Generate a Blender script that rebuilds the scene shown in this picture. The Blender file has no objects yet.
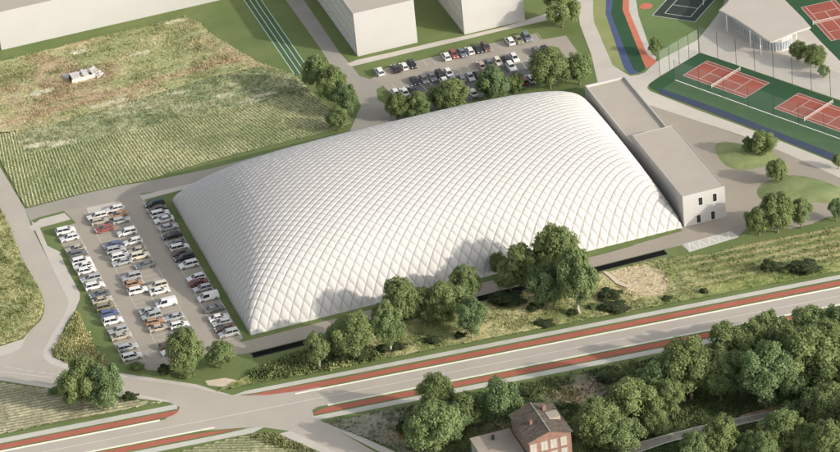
import bpy, bmesh, math, random
import numpy as np
from mathutils import Vector, Matrix
from mathutils.geometry import tessellate_polygon

S = bpy.context.scene
COL = S.collection
rng = np.random.default_rng(7)
random.seed(7)

# ------------------------------------------------------------------ camera
R = np.array([[0.9450430203213274, -0.31522636778619983, -0.08675267600634962],
              [-0.23166724950087142, -0.4584005507464035, -0.8580205245704176],
              [0.2307032189863075, 0.8309640618749485, -0.5062358665895202]])
CAM = np.array([-198.59030949403754, -894.866835923216, 565.7823205642527])
FPX = 4016.6548997903737
cam_data = bpy.data.cameras.new('camera')
cam = bpy.data.objects.new('camera', cam_data)
COL.objects.link(cam)
m = Matrix.Identity(4)
for i in range(3):
    m[i][0], m[i][1], m[i][2], m[i][3] = R[0][i], -R[1][i], -R[2][i], CAM[i]
cam.matrix_world = m
cam_data.sensor_width = 36.0
cam_data.lens = FPX / 840.0 * 36.0
cam_data.clip_start = 10.0
cam_data.clip_end = 6000.0
S.camera = cam

# ------------------------------------------------------------------ light
SUN_EL = math.radians(22.0)
SUN_AZ = math.atan2(0.692, -0.722)          # from +Y towards +X
to_sun = Vector((math.sin(SUN_AZ) * math.cos(SUN_EL), math.cos(SUN_AZ) * math.cos(SUN_EL), math.sin(SUN_EL)))
world = bpy.data.worlds.new('World')
S.world = world
world.use_nodes = True
nt = world.node_tree
nt.nodes.clear()
wo = nt.nodes.new('ShaderNodeOutputWorld')
bg = nt.nodes.new('ShaderNodeBackground')
sky = nt.nodes.new('ShaderNodeTexSky')
sky.sky_type = 'NISHITA'
sky.sun_disc = False
sky.sun_elevation = SUN_EL
sky.sun_rotation = SUN_AZ
sky.air_density = 1.0
sky.dust_density = 2.5
sky.ozone_density = 1.0
bg.inputs['Strength'].default_value = 0.15
hs = nt.nodes.new('ShaderNodeHueSaturation')      # thin high haze: paler, less blue sky
hs.inputs['Saturation'].default_value = 0.30
nt.links.new(sky.outputs[0], hs.inputs['Color'])
nt.links.new(hs.outputs[0], bg.inputs[0])
nt.links.new(bg.outputs[0], wo.inputs[0])
sun_data = bpy.data.lights.new('sun', 'SUN')
sun_data.energy = 2.3
sun_data.angle = math.radians(0.6)
sun_data.color = (1.0, 0.915, 0.80)
sun = bpy.data.objects.new('sun', sun_data)
COL.objects.link(sun)
sun.location = (200, -200, 200)
sun.rotation_euler = (-to_sun).to_track_quat('-Z', 'Y').to_euler()
S.view_settings.view_transform = 'Standard'
S.view_settings.look = 'None'
S.view_settings.gamma = 1.0
S.view_settings.use_curve_mapping = False
S.view_settings.exposure = 0.52
S.cycles.max_bounces = 6
S.cycles.transparent_max_bounces = 12


# ------------------------------------------------------------------ helpers
def G(x, y, z=0.0):
    """pixel of the 840x452 photograph -> world point at height z"""
    v = R.T @ np.array([(x - 420.0) / FPX, (y - 226.0) / FPX, 1.0])
    return CAM + (z - CAM[2]) / v[2] * v


def px(s, z=0.0):
    out = []
    for q in s.split(';'):
        a, b = q.split(',')
        g = G(float(a), float(b), z)
        out.append((g[0], g[1]))
    return out


def height_at(b, ty):
    """height of a thing standing at pixel b whose top shows at image row ty"""
    g = G(*b)
    lo, hi = 0.0, 60.0
    for _ in range(30):
        mid = (lo + hi) / 2
        q = R @ (np.array([g[0], g[1], mid]) - CAM)
        if q[1] / q[2] * FPX + 226 > ty:
            lo = mid
        else:
            hi = mid
    return lo


RA = -0.0997
RU = (math.cos(RA), math.sin(RA))
RN = (-RU[1], RU[0])


def rd(along, off):
    """point in the main road's own frame"""
    return (along * RU[0] + off * RN[0], -37.06 + along * RU[1] + off * RN[1])


def put(o, parent=None):
    COL.objects.link(o)
    if parent is not None:
        o.parent = parent
    return o


def tag(o, label=None, cat=None, group=None, kind=None):
    if label: o['label'] = label
    if cat: o['category'] = cat
    if group: o['group'] = group
    if kind: o['kind'] = kind
    return o


def thing(name, label, cat, loc=(0, 0, 0), rz=0.0, group=None):
    o = bpy.data.objects.new(name, None)
    COL.objects.link(o)
    o.location = loc
    o.rotation_euler = (0, 0, rz)
    return tag(o, label, cat, group)


def obj(name, verts, faces, mat, parent=None, smooth=False):
    me = bpy.data.meshes.new(name)
    me.from_pydata([tuple(v) for v in verts], [], [tuple(f) for f in faces])
    if mat is not None:
        me.materials.append(mat)
    if smooth:
        me.polygons.foreach_set('use_smooth', [True] * len(me.polygons))
    me.update()
    return put(bpy.data.objects.new(name, me), parent)


class MB:
    """collects boxes, tubes and prisms into one mesh"""
    def __init__(s):
        s.v, s.f = [], []

    def add(s, v, f):
        n = len(s.v)
        s.v += [tuple(p) for p in v]
        s.f += [tuple(i + n for i in q) for q in f]
        return s

    def box(s, x0, x1, y0, y1, z0, z1):
        return s.add([(x0, y0, z0), (x1, y0, z0), (x1, y1, z0), (x0, y1, z0), (x0, y0, z1), (x1, y0, z1), (x1, y1, z1), (x0, y1, z1)],
                     [(3, 2, 1, 0), (4, 5, 6, 7), (0, 1, 5, 4), (1, 2, 6, 5), (2, 3, 7, 6), (3, 0, 4, 7)])

    def prism(s, pts, z0, z1):
        n = len(pts)
        area = sum(pts[i][0] * pts[(i + 1) % n][1] - pts[(i + 1) % n][0] * pts[i][1] for i in range(n))
        if area < 0: pts = pts[::-1]
        v = [(p[0], p[1], z0) for p in pts] + [(p[0], p[1], z1) for p in pts]
        f = [tuple(range(n - 1, -1, -1)), tuple(range(n, 2 * n))] + [(i, (i + 1) % n, n + (i + 1) % n, n + i) for i in range(n)]
        return s.add(v, f)

    def tube(s, a, b, r0, r1, n=8):
        a, b = Vector(a), Vector(b)
        d = (b - a).normalized()
        p = d.orthogonal().normalized()
        q = d.cross(p)
        v = []
        for c, r in ((a, r0), (b, r1)):
            for k in range(n):
                t = 2 * math.pi * k / n
                v.append(c + p * (r * math.cos(t)) + q * (r * math.sin(t)))
        f = [(k, (k + 1) % n, n + (k + 1) % n, n + k) for k in range(n)]
        f += [tuple(range(n - 1, -1, -1)), tuple(range(n, 2 * n))]
        return s.add(v, f)

    def build(s, name, mat, parent=None, bevel=0.0, smooth=False):
        o = obj(name, s.v, s.f, mat, parent, smooth)
        if bevel > 0:
            bm = bmesh.new()
            bm.from_mesh(o.data)
            bmesh.ops.bevel(bm, geom=list(bm.edges), offset=bevel, segments=2, affect='EDGES', clamp_overlap=True)
            bm.to_mesh(o.data)
            bm.free()
        return o


def np_mesh(name, V, F, mat, parent=None, smooth=False, col=None):
    """V (n,3), F (m,k) equal sized faces, col (n,3) vertex colours"""
    me = bpy.data.meshes.new(name)
    k = F.shape[1]
    me.vertices.add(len(V))
    me.vertices.foreach_set('co', np.ascontiguousarray(V, dtype=np.float32).ravel())
    me.loops.add(F.size)
    me.loops.foreach_set('vertex_index', np.ascontiguousarray(F, dtype=np.int32).ravel())
    me.polygons.add(len(F))
    me.polygons.foreach_set('loop_start', np.arange(0, F.size, k, dtype=np.int32))
    me.polygons.foreach_set('loop_total', np.full(len(F), k, dtype=np.int32))
    if smooth:
        me.polygons.foreach_set('use_smooth', np.ones(len(F), dtype=bool))
    me.update(calc_edges=True)
    if col is not None:
        a = me.color_attributes.new('tone', 'FLOAT_COLOR', 'POINT')
        c4 = np.ones((len(V), 4), dtype=np.float32)
        c4[:, :3] = col
        a.data.foreach_set('color', c4.ravel())
    if mat is not None:
        me.materials.append(mat)
    return put(bpy.data.objects.new(name, me), parent)


_lat = {}


def vnoise(x, y, scale, seed=0):
    """smooth value noise 0..1 in numpy"""
    if seed not in _lat:
        _lat[seed] = np.random.default_rng(seed + 100).random((256, 256))
    L = _lat[seed]
    X, Y = np.asarray(x) / scale, np.asarray(y) / scale
    i, j = np.floor(X).astype(int), np.floor(Y).astype(int)
    u, v = X - i, Y - j
    u, v = u * u * (3 - 2 * u), v * v * (3 - 2 * v)
    a = L[i % 256, j % 256]; b = L[(i + 1) % 256, j % 256]
    c = L[i % 256, (j + 1) % 256]; d = L[(i + 1) % 256, (j + 1) % 256]
    return (a * (1 - u) + b * u) * (1 - v) + (c * (1 - u) + d * u) * v


def fbm(x, y, scale, seed=0, n=4):
    t, amp, tot = 0, 1.0, 0
    for k in range(n):
        t = t + amp * vnoise(x, y, scale / 2 ** k, seed + k)
        tot += amp
        amp *= 0.55
    return t / tot


def inside(poly, x, y):
    r = np.zeros(np.shape(x), dtype=bool)
    n = len(poly)
    for i in range(n):
        x0, y0 = poly[i]
        x1, y1 = poly[(i + 1) % n]
        c = ((y0 > y) != (y1 > y))
        if y1 != y0:
            r ^= c & (x < (x1 - x0) * (y - y0) / (y1 - y0) + x0)
    return r


# ------------------------------------------------------------------ materials
def mat(name, a, b=None, scale=1.0, rough=0.9, bump=0.0, bscale=None, fine=0.0, metallic=0.0, coat=0.0, spec=0.3, detail=5.0, stretch=None):
    mt = bpy.data.materials.new(name)
    mt.use_nodes = True
    t = mt.node_tree
    p = t.nodes['Principled BSDF']
    p.inputs['Roughness'].default_value = rough
    p.inputs['Metallic'].default_value = metallic
    p.inputs['Specular IOR Level'].default_value = spec
    if coat: p.inputs['Coat Weight'].default_value = coat
    tc = t.nodes.new('ShaderNodeTexCoord')
    src = tc.outputs['Object']
    if stretch:
        mp = t.nodes.new('ShaderNodeMapping')
        mp.inputs['Scale'].default_value = stretch
        t.links.new(src, mp.inputs[0])
        src = mp.outputs[0]
    if b is None:
        b = a
    nz = t.nodes.new('ShaderNodeTexNoise')
    nz.inputs['Scale'].default_value = scale
    nz.inputs['Detail'].default_value = detail
    nz.inputs['Roughness'].default_value = 0.6
    t.links.new(src, nz.inputs['Vector'])
    rp = t.nodes.new('ShaderNodeValToRGB')
    rp.color_ramp.elements[0].position = 0.32
    rp.color_ramp.elements[1].position = 0.68
    rp.color_ramp.elements[0].color = (*a, 1)
    rp.color_ramp.elements[1].color = (*b, 1)
    t.links.new(nz.outputs['Fac'], rp.inputs[0])
    out = rp.outputs[0]
    if fine:
        n2 = t.nodes.new('ShaderNodeTexNoise')
        n2.inputs['Scale'].default_value = 2.2
        n2.inputs['Detail'].default_value = 3
        t.links.new(tc.outputs['Object'], n2.inputs['Vector'])
        mr = t.nodes.new('ShaderNodeMapRange')
        mr.inputs[1].default_value = 0.3; mr.inputs[2].default_value = 0.7
        mr.inputs[3].default_value = 1 - fine; mr.inputs[4].default_value = 1 + fine
        t.links.new(n2.outputs['Fac'], mr.inputs[0])
        vm = t.nodes.new('ShaderNodeVectorMath')
        vm.operation = 'SCALE'
        t.links.new(out, vm.inputs[0])
        t.links.new(mr.outputs[0], vm.inputs['Scale'])
        out = vm.outputs[0]
    t.links.new(out, p.inputs['Base Color'])
    if bump:
        n3 = t.nodes.new('ShaderNodeTexNoise')
        n3.inputs['Scale'].default_value = bscale or 1.5
        n3.inputs['Detail'].default_value = 4
        t.links.new(tc.outputs['Object'], n3.inputs['Vector'])
        bp = t.nodes.new('ShaderNodeBump')
        bp.inputs['Strength'].default_value = 1.0
        bp.inputs['Distance'].default_value = bump
        t.links.new(n3.outputs['Fac'], bp.inputs['Height'])
        t.links.new(bp.outputs[0], p.inputs['Normal'])
    return mt


def tone_mat(name, fine=0.25, fscale=1.6, bump=0.15, rough=0.95, translucent=0.0):
    """colour from the mesh's own 'tone' attribute with fine mottling"""
    mt = bpy.data.materials.new(name)
    mt.use_nodes = True
    t = mt.node_tree
    p = t.nodes['Principled BSDF']
    p.inputs['Roughness'].default_value = rough
    p.inputs['Specular IOR Level'].default_value = 0.15
    at = t.nodes.new('ShaderNodeAttribute')
    at.attribute_name = 'tone'
    tc = t.nodes.new('ShaderNodeTexCoord')
    nz = t.nodes.new('ShaderNodeTexNoise')
    nz.inputs['Scale'].default_value = fscale
    nz.inputs['Detail'].default_value = 4
    t.links.new(tc.outputs['Object'], nz.inputs['Vector'])
    mr = t.nodes.new('ShaderNodeMapRange')
    mr.inputs[1].default_value = 0.3; mr.inputs[2].default_value = 0.7
    mr.inputs[3].default_value = 1 - fine; mr.inputs[4].default_value = 1 + fine
    t.links.new(nz.outputs['Fac'], mr.inputs[0])
    vm = t.nodes.new('ShaderNodeVectorMath')
    vm.operation = 'SCALE'
    t.links.new(at.outputs['Color'], vm.inputs[0])
    t.links.new(mr.outputs[0], vm.inputs['Scale'])
    t.links.new(vm.outputs[0], p.inputs['Base Color'])
    if bump:
        bp = t.nodes.new('ShaderNodeBump')
        bp.inputs['Distance'].default_value = bump
        t.links.new(nz.outputs['Fac'], bp.inputs['Height'])
        t.links.new(bp.outputs[0], p.inputs['Normal'])
    if translucent:
        tl = t.nodes.new('ShaderNodeBsdfTranslucent')
        t.links.new(vm.outputs[0], tl.inputs['Color'])
        mx = t.nodes.new('ShaderNodeMixShader')
        mx.inputs[0].default_value = translucent
        t.links.new(p.outputs[0], mx.inputs[1])
        t.links.new(tl.outputs[0], mx.inputs[2])
        t.links.new(mx.outputs[0], t.nodes['Material Output'].inputs['Surface'])
    return mt


M = {}
M['lawn'] = mat('lawn', (0.125, 0.175, 0.055), (0.185, 0.225, 0.085), 0.06, 0.95, 0.10, 1.8, fine=0.10)
M['mound'] = mat('mound_grass', (0.165, 0.22, 0.085), (0.30, 0.335, 0.15), 0.13, 0.95, 0.05, 1.8, fine=0.08)
M['pale_grass'] = mat('pale_grass', (0.26, 0.29, 0.11), (0.32, 0.34, 0.15), 0.12, 0.95, 0.08, 1.8, fine=0.1)
M['court_lawn'] = mat('court_lawn', (0.13, 0.20, 0.07), (0.18, 0.24, 0.09), 0.08, 0.95, 0.05, 1.8, fine=0.06)
M['asphalt'] = mat('asphalt', (0.345, 0.317, 0.272), (0.385, 0.355, 0.305), 0.09, 0.92, 0.01, 6, fine=0.05)
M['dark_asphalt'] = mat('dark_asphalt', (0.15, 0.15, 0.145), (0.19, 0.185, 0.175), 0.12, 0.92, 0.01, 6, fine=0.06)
M['road'] = mat('road_asphalt', (0.455, 0.412, 0.350), (0.50, 0.452, 0.385), 0.10, 0.92, 0.01, 6, fine=0.04)
M['lot'] = mat('lot_asphalt', (0.365, 0.327, 0.270), (0.41, 0.367, 0.303), 0.10, 0.92, 0.01, 6, fine=0.06)
M['plaza'] = mat('plaza_paving', (0.345, 0.305, 0.248), (0.385, 0.34, 0.278), 0.08, 0.9, 0.01, 6, fine=0.04)
M['pale_path'] = mat('pale_paving', (0.545, 0.50, 0.435), (0.60, 0.555, 0.485), 0.12, 0.9, 0.01, 6, fine=0.03)
M['side_path'] = mat('side_path_paving', (0.52, 0.51, 0.45), (0.60, 0.58, 0.51), 0.2, 0.9, 0.01, 6, fine=0.04)
M['sand_path'] = mat('sand_path', (0.60, 0.50, 0.38), (0.68, 0.58, 0.45), 0.3, 0.95, 0.03, 3, fine=0.08)
M['white_paint'] = mat('white_paint', (0.80, 0.78, 0.72), (0.72, 0.71, 0.66), 0.6, 0.7)
M['faint_paint'] = mat('worn_white_paint', (0.58, 0.55, 0.50), (0.68, 0.65, 0.60), 0.7, 0.8)
M['lane_paint'] = mat('pale_green_paint', (0.50, 0.62, 0.50), (0.58, 0.68, 0.56), 0.6, 0.8)
M['kerb'] = mat('pale_kerb', (0.74, 0.74, 0.62), (0.80, 0.79, 0.68), 0.5, 0.8)
M['red_path'] = mat('red_asphalt', (0.40, 0.128, 0.088), (0.46, 0.155, 0.108), 0.15, 0.9, 0.01, 5, fine=0.07)
M['clay'] = mat('red_court', (0.32, 0.088, 0.062), (0.37, 0.11, 0.075), 0.2, 0.85, fine=0.06)
M['court_green'] = mat('court_green', (0.030, 0.085, 0.036), (0.038, 0.10, 0.044), 0.15, 0.85, fine=0.05)
M['court_green2'] = mat('court_edge_green', (0.072, 0.13, 0.062), (0.088, 0.15, 0.072), 0.12, 0.9, fine=0.05)
M['blue_strip'] = mat('blue_running_strip', (0.075, 0.10, 0.20), (0.09, 0.118, 0.225), 0.2, 0.85, fine=0.05)
M['slate_strip'] = mat('slate_running_strip', (0.048, 0.064, 0.105), (0.06, 0.078, 0.122), 0.2, 0.85, fine=0.05)
M['red_strip'] = mat('red_running_strip', (0.58, 0.18, 0.11), (0.63, 0.21, 0.135), 0.2, 0.85, fine=0.05)
M['black_court'] = mat('black_court', (0.035, 0.052, 0.040), (0.045, 0.064, 0.050), 0.2, 0.8, fine=0.05)
M['painted_shade'] = mat('channel_shade_black', (0.010, 0.011, 0.010), (0.016, 0.017, 0.016), 0.5, 0.9, spec=0.02)  # near black, painted as the shade lying in the sunken channel
M['soil_dark'] = mat('dark_soil', (0.05, 0.045, 0.035), (0.08, 0.07, 0.05), 0.4, 0.95, 0.05, 2)
M['concrete'] = mat('concrete', (0.55, 0.52, 0.47), (0.62, 0.59, 0.53), 0.5, 0.85)
M['membrane'] = mat('white_membrane', (0.55, 0.533, 0.505), (0.575, 0.558, 0.53), 0.05, 0.55, spec=0.35)
M['cable'] = mat('steel_cable', (0.16, 0.155, 0.145), (0.24, 0.23, 0.215), 0.5, 0.6)
M['white_wall'] = mat('white_render', (0.49, 0.475, 0.45), (0.515, 0.50, 0.475), 0.12, 0.8, fine=0.02)
M['panel_wall'] = mat('grey_facade_panel', (0.60, 0.58, 0.54), (0.66, 0.64, 0.60), 0.3, 0.75, fine=0.03)
M['flat_roof'] = mat('roof_felt', (0.445, 0.395, 0.335), (0.48, 0.43, 0.365), 0.12, 0.9, 0.01, 4, fine=0.03)
M['club_roof'] = mat('clubhouse_roof', (0.50, 0.45, 0.385), (0.535, 0.485, 0.42), 0.1, 0.85, fine=0.02)
M['white_metal'] = mat('white_metal', (0.80, 0.79, 0.76), None, 1, 0.5)
M['dark_metal'] = mat('dark_metal', (0.06, 0.065, 0.06), (0.08, 0.085, 0.08), 1, 0.5, metallic=0.4)
M['glass'] = mat('dark_glass', (0.02, 0.024, 0.028), (0.035, 0.04, 0.045), 0.8, 0.12, spec=0.6)
M['club_glass'] = mat('clubhouse_glass', (0.26, 0.30, 0.33), (0.36, 0.40, 0.42), 0.6, 0.15, spec=0.6)
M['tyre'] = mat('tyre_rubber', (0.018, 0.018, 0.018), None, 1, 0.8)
M['rim'] = mat('wheel_rim', (0.45, 0.45, 0.46), None, 1, 0.4, metallic=0.6)
M['lamp_clear'] = mat('headlight_lens', (0.75, 0.77, 0.78), None, 1, 0.15, spec=0.6)
M['lamp_red'] = mat('tail_lens', (0.40, 0.02, 0.02), None, 1, 0.2, spec=0.6)
M['bark'] = mat('bark', (0.17, 0.135, 0.10), (0.26, 0.22, 0.17), 2.0, 0.95, 0.05, 6, stretch=(1, 1, 0.3))
M['pale_bark'] = mat('pale_bark', (0.40, 0.36, 0.31), (0.50, 0.46, 0.40), 2.0, 0.95, 0.03, 6)
M['field'] = tone_mat('field_ground', 0.28, 1.3, 0.22)
M['blades'] = tone_mat('grass_blades', 0.2, 0.8, 0.0)
M['leaf'] = tone_mat('leaf', 0.16, 0.7, 0.0, 0.75, translucent=0.46)
M['rubble'] = mat('pale_rubble', (0.55, 0.52, 0.48), (0.74, 0.71, 0.67), 1.2, 0.95, 0.1, 2, fine=0.15)


def paint(name, c, metallic=0.0):
    return mat('paint_' + name, c, None, 1, 0.32, metallic=metallic, coat=0.5, spec=0.4)


P = {'white': paint('white', (0.80, 0.79, 0.76)), 'silver': paint('silver', (0.50, 0.51, 0.51), 0.25),
     'grey': paint('grey', (0.19, 0.20, 0.205), 0.25), 'black': paint('black', (0.018, 0.019, 0.022)),
     'blue': paint('blue', (0.10, 0.14, 0.26)), 'bluish': paint('steel_blue', (0.20, 0.235, 0.28), 0.2),
     'red': paint('red', (0.33, 0.085, 0.075)), 'dark red': paint('dark_red', (0.17, 0.03, 0.028)),
     'orange': paint('orange', (0.42, 0.25, 0.135)), 'beige': paint('beige', (0.48, 0.42, 0.33)),
     'olive': paint('olive', (0.25, 0.23, 0.13)), 'brown': paint('brown', (0.12, 0.075, 0.05)),
     'dark green': paint('dark_green', (0.03, 0.055, 0.04)), 'teal': paint('teal', (0.26, 0.33, 0.33), 0.2),
     'pink': paint('pink_beige', (0.52, 0.36, 0.30)), 'cream': paint('cream', (0.72, 0.66, 0.53))}


def sheet(name, pts, z, mt, label=None, kind='structure'):
    me = bpy.data.meshes.new(name)
    vs = [(p[0], p[1], z) for p in pts]
    fs = []
    for a, b, c in tessellate_polygon([[Vector(v) for v in vs]]):
        cr = (vs[b][0] - vs[a][0]) * (vs[c][1] - vs[a][1]) - (vs[b][1] - vs[a][1]) * (vs[c][0] - vs[a][0])
        if abs(cr) > 1e-6:
            fs.append((a, b, c) if cr > 0 else (c, b, a))
    me.from_pydata(vs, [], fs)
    me.update()
    me.materials.append(mt)
    o = put(bpy.data.objects.new(name, me))
    o['kind'] = kind
    if label: o['label'] = label
    return o


def strips(name, segs, z, mt, w):
    """painted lines: list of (a, b[, width])"""
    v, f = [], []
    for s in segs:
        a, b = np.array(s[0], float), np.array(s[1], float)
        ww = s[2] if len(s) > 2 else w
        d = b - a
        d = d / np.linalg.norm(d)
        n = np.array([-d[1], d[0]]) * ww / 2
        k = len(v)
        v += [(*(a - n), z), (*(b - n), z), (*(b + n), z), (*(a + n), z)]
        f.append((k, k + 1, k + 2, k + 3))
    o = obj(name, v, f, mt)
    o['kind'] = 'structure'
    return o


def dashes(a, b, on, off):
    a, b = np.array(a, float), np.array(b, float)
    L = np.linalg.norm(b - a)
    d = (b - a) / L
    t, out = 0.0, []
    while t < L:
        out.append((a + d * t, a + d * min(t + on, L)))
        t += on + off
    return out


def relief(name, poly, step, zf, cf, mt, kind='structure', base=0.03):
    xs = [p[0] for p in poly]; ys = [p[1] for p in poly]
    X = np.arange(min(xs), max(xs) + step, step)
    Y = np.arange(min(ys), max(ys) + step, step)
    gx, gy = np.meshgrid(X, Y, indexing='ij')
    ny = len(Y)
    idx = np.arange(gx.size).reshape(gx.shape)
    cx, cy = gx[:-1, :-1] + step / 2, gy[:-1, :-1] + step / 2
    ok = inside(poly, cx, cy)
    F = np.stack([idx[:-1, :-1], idx[1:, :-1], idx[1:, 1:], idx[:-1, 1:]], -1)[ok]
    used = np.unique(F)
    remap = np.full(gx.size, -1)
    remap[used] = np.arange(len(used))
    x, y = gx.ravel()[used], gy.ravel()[used]
    z = base + zf(x, y)
    o = np_mesh(name, np.stack([x, y, z], 1), remap[F], mt, smooth=True, col=cf(x, y))
    o['kind'] = kind
    return o


def scatter(name, poly, n, size, cf, mt, seed=1, spread=0.6, dens=None, base=0.03):
    """ground cover of small leaning blades, one mesh"""
    r = np.random.default_rng(seed)
    xs = [p[0] for p in poly]; ys = [p[1] for p in poly]
    x = r.uniform(min(xs), max(xs), n * 2); y = r.uniform(min(ys), max(ys), n * 2)
    k = inside(poly, x, y)
    if dens is not None:
        k &= r.random(len(x)) < dens(x, y)
    x, y = x[k][:n], y[k][:n]
    n = len(x)
    V, C = [], []
    c = cf(x, y)
    for b in range(3):
        a = r.uniform(0, 2 * np.pi, n)
        s = size * r.uniform(0.5, 1.3, n)
        dx, dy = np.cos(a), np.sin(a)
        lean = r.uniform(-0.5, 0.5, n) * s
        jx, jy = x + r.normal(0, spread * size, n), y + r.normal(0, spread * size, n)
        p0 = np.stack([jx - dx * s * .45, jy - dy * s * .45, np.full(n, base - .05)], 1)
        p1 = np.stack([jx + dx * s * .45, jy + dy * s * .45, np.full(n, base - .05)], 1)
        p2 = np.stack([jx - dy * lean, jy + dx * lean, base + s * r.uniform(.6, 1.1, n)], 1)
        V.append(np.stack([p0, p1, p2], 1))
        C.append(np.repeat(c[:, None] * r.uniform(.75, 1.25, (n, 1))[:, None], 3, 1))
    V = np.concatenate(V).reshape(-1, 3)
    C = np.concatenate(C).reshape(-1, 3)
    F = np.arange(len(V)).reshape(-1, 3)
    o = np_mesh(name, V, F, mt, col=C)
    o['kind'] = 'stuff'
    return o


def lerp(a, b, t):
    t = np.clip(np.asarray(t), 0, 1)[:, None]
    return np.array(a)[None] * (1 - t) + np.array(b)[None] * t


# ------------------------------------------------------------------ ground, roads, paths
sheet('ground', [(-2500, -2500), (2500, -2500), (2500, 2500), (-2500, 2500)], 0.0, M['lawn'])

# main road with its two red cycle paths and pale footpaths
A0, A1 = -320, 520
sheet('main_road', [rd(A0, -4.05), rd(A1, -4.05), rd(A1, 4.05), rd(A0, 4.05)], 0.05, M['road'])
sheet('road_junction', px('122,377;160,382.5;197,388;215,392.6;232,395;250,395.5;270,394;300,386;330,388;332,403;318,406.5;311,411;312.5,416;'
                          '300,434;290,431;278,428.5;262,427.6;240,428;200,431;165,419;178,411.5;180,407.5;167,401.5;135,396.5;100,390'), 0.040, M['road'])
sheet('south_road', px('250,424;267,428;290,431;336,452;390,477;440,483;375,452;325.6,423.5;314,416.5;312,410;330,400'), 0.036, M['road'])
sheet('access_road', px('-60,68;-40,68;0,167;25,209;31,226;50,263.5;66,296;68.5,301;68,306;64,316;52.5,333.5;44,350;43,354;44.5,359;50,364;67.5,369.5;122,377;'
                        '150,385;135,396.5;51,386.5;0,378;-60,368;-60,360;0,356.5;12,353;21,348;25,340;32,328.5;41,320;44,312;44.5,304;40,291;22,258.5;9,226;0,207;-30,140'),
      0.032, M['road'])
strips('cycle_lane_edging', [(rd(A0, 3.95), rd(-34, 3.95)), (rd(2, 3.95), rd(A1, 3.95)), (rd(A0, -3.95), rd(-21, -3.95)), (rd(9, -3.95), rd(A1, -3.95))], 0.064, M['kerb'], 0.42)
kb = MB()
for a, b, s in ((A0, -34, 1), (2, A1, 1), (A0, -21, -1), (9, A1, -1)):
    kb.prism([rd(a, s * 4.17), rd(b, s * 4.17), rd(b, s * 4.40), rd(a, s * 4.40)], 0.0, 0.15)
kb = kb.build('road_kerb', M['kerb'])
kb['kind'] = 'structure'
strips('road_centre_line', [(rd(A0, 0), rd(A1, 0))], 0.066, M['white_paint'], 0.17)


def rp(l):
    return [rd(*q) for q in l]


sheet('cycle_path', rp([(A0, 5.1), (-31, 5.1), (-29.3, 5.9), (-28.4, 7.1), (-28.6, 7.4), (A0, 7.4)]), 0.044, M['red_path'])
sheet('cycle_path', rp([(-10, 8.0), (-5, 6.2), (3, 5.2), (A1, 5.1), (A1, 7.4), (20, 7.4)]), 0.044, M['red_path'])
sheet('cycle_path', rp([(A0, -5.1), (-30, -5.1), (-14.5, -6.9), (-19, -7.3), (A0, -7.4)]), 0.044, M['red_path'])
sheet('cycle_path', rp([(5.0, -6.6), (6.4, -5.6), (9, -5.1), (A1, -5.1), (A1, -7.4), (4.4, -7.4)]), 0.044, M['red_path'])
sheet('foot_path', rp([(A0, 8.0), (-28.6, 8.0), (-28.6, 10.2), (-30, 10.3), (A0, 10.2)]), 0.048, M['side_path'])
sheet('foot_path', rp([(-14, 9.1), (-8, 8.3), (A1, 8.0), (A1, 10.2), (-10, 10.2)]), 0.048, M['side_path'])
sheet('foot_path', rp([(A0, -8.0), (-19, -8.0), (-13, -7.6), (-8.4, -8.4), (-12, -10.2), (A0, -10.2)]), 0.048, M['side_path'])
sheet('foot_path', rp([(4.2, -8.0), (A1, -8.0), (A1, -10.2), (4.8, -10.2)]), 0.048, M['side_path'])
# pavements along the access road and the south road
sheet('pavement', px('31,221;39,226;47.5,246;60,252;66,267;80,293.5;80,298.5;75,311;66,323.5;59,341.5;52,350;53,357;67.5,363.5;122,373.5;197,384.5;217,391;232,395.2;215,393;'
                     '197,388;122,377;67.5,369.5;50,364;44.5,359;43,354;44,350;52.5,333.5;64,316;68,306;68.5,301;66,296;50,263.5'), 0.05, M['pale_path'])
sheet('pavement', px('-60,352;0,346.5;23,339;32,328.5;25,340;21,348;12,353;0,356.5;-60,362'), 0.05, M['pale_path'])
sheet('pavement', px('-60,366;0,377;51,385.3;100,390.5;135,393.5;167,400.2;170,402.5;135,398.2;51,388.6;0,380.5;-60,370'), 0.052, M['pale_path'])
sheet('pavement', px('278.5,434;290,431;336,452;385,475;365,475;320,452'), 0.05, M['pale_path'])
sheet('pavement', px('324,423.5;332,423;395,452;440,472;430,477;380,452'), 0.05, M['pale_path'])
strips('bus_bay_marking', [(px('-30,367')[0], px('0,371.5')[0]), (px('0,371.5')[0], px('52,378')[0])], 0.07, M['faint_paint'], 0.35)
strips('bus_bay_marking', dashes(px('-30,362.5')[0], px('55,374.5')[0], 2.2, 1.2), 0.07, M['faint_paint'], 0.3)

# lanes north of the dome
sheet('field_lane', px('25,209;87,193;122,185.5;145,182;210,169;300,145;352,131;385,122;385,136;300,158;220,180;180,188;140,194;119,199;87,206.5;64,211;40,217;30,221'), 0.028, M['asphalt'])
sheet('upper_lane', px('262,-40;285.7,0;322,51;331,66.7;345,82;357,97;361,106;350,131;385,138;400,126;390,108;376.5,90;383.6,86;372,80;359.7,76.3;351.4,65.5;339.4,52.4;304,0;280,-40'), 0.034, M['asphalt'])
sheet('lawn_path', px('346,64;357,60;400,50.5;440,41;464.8,36;500,28;544.8,14.3;585,3;585,9;558,18;503,30.5;465.7,39.5;400,55;352,66.5'), 0.05, M['pale_path'])

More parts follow.
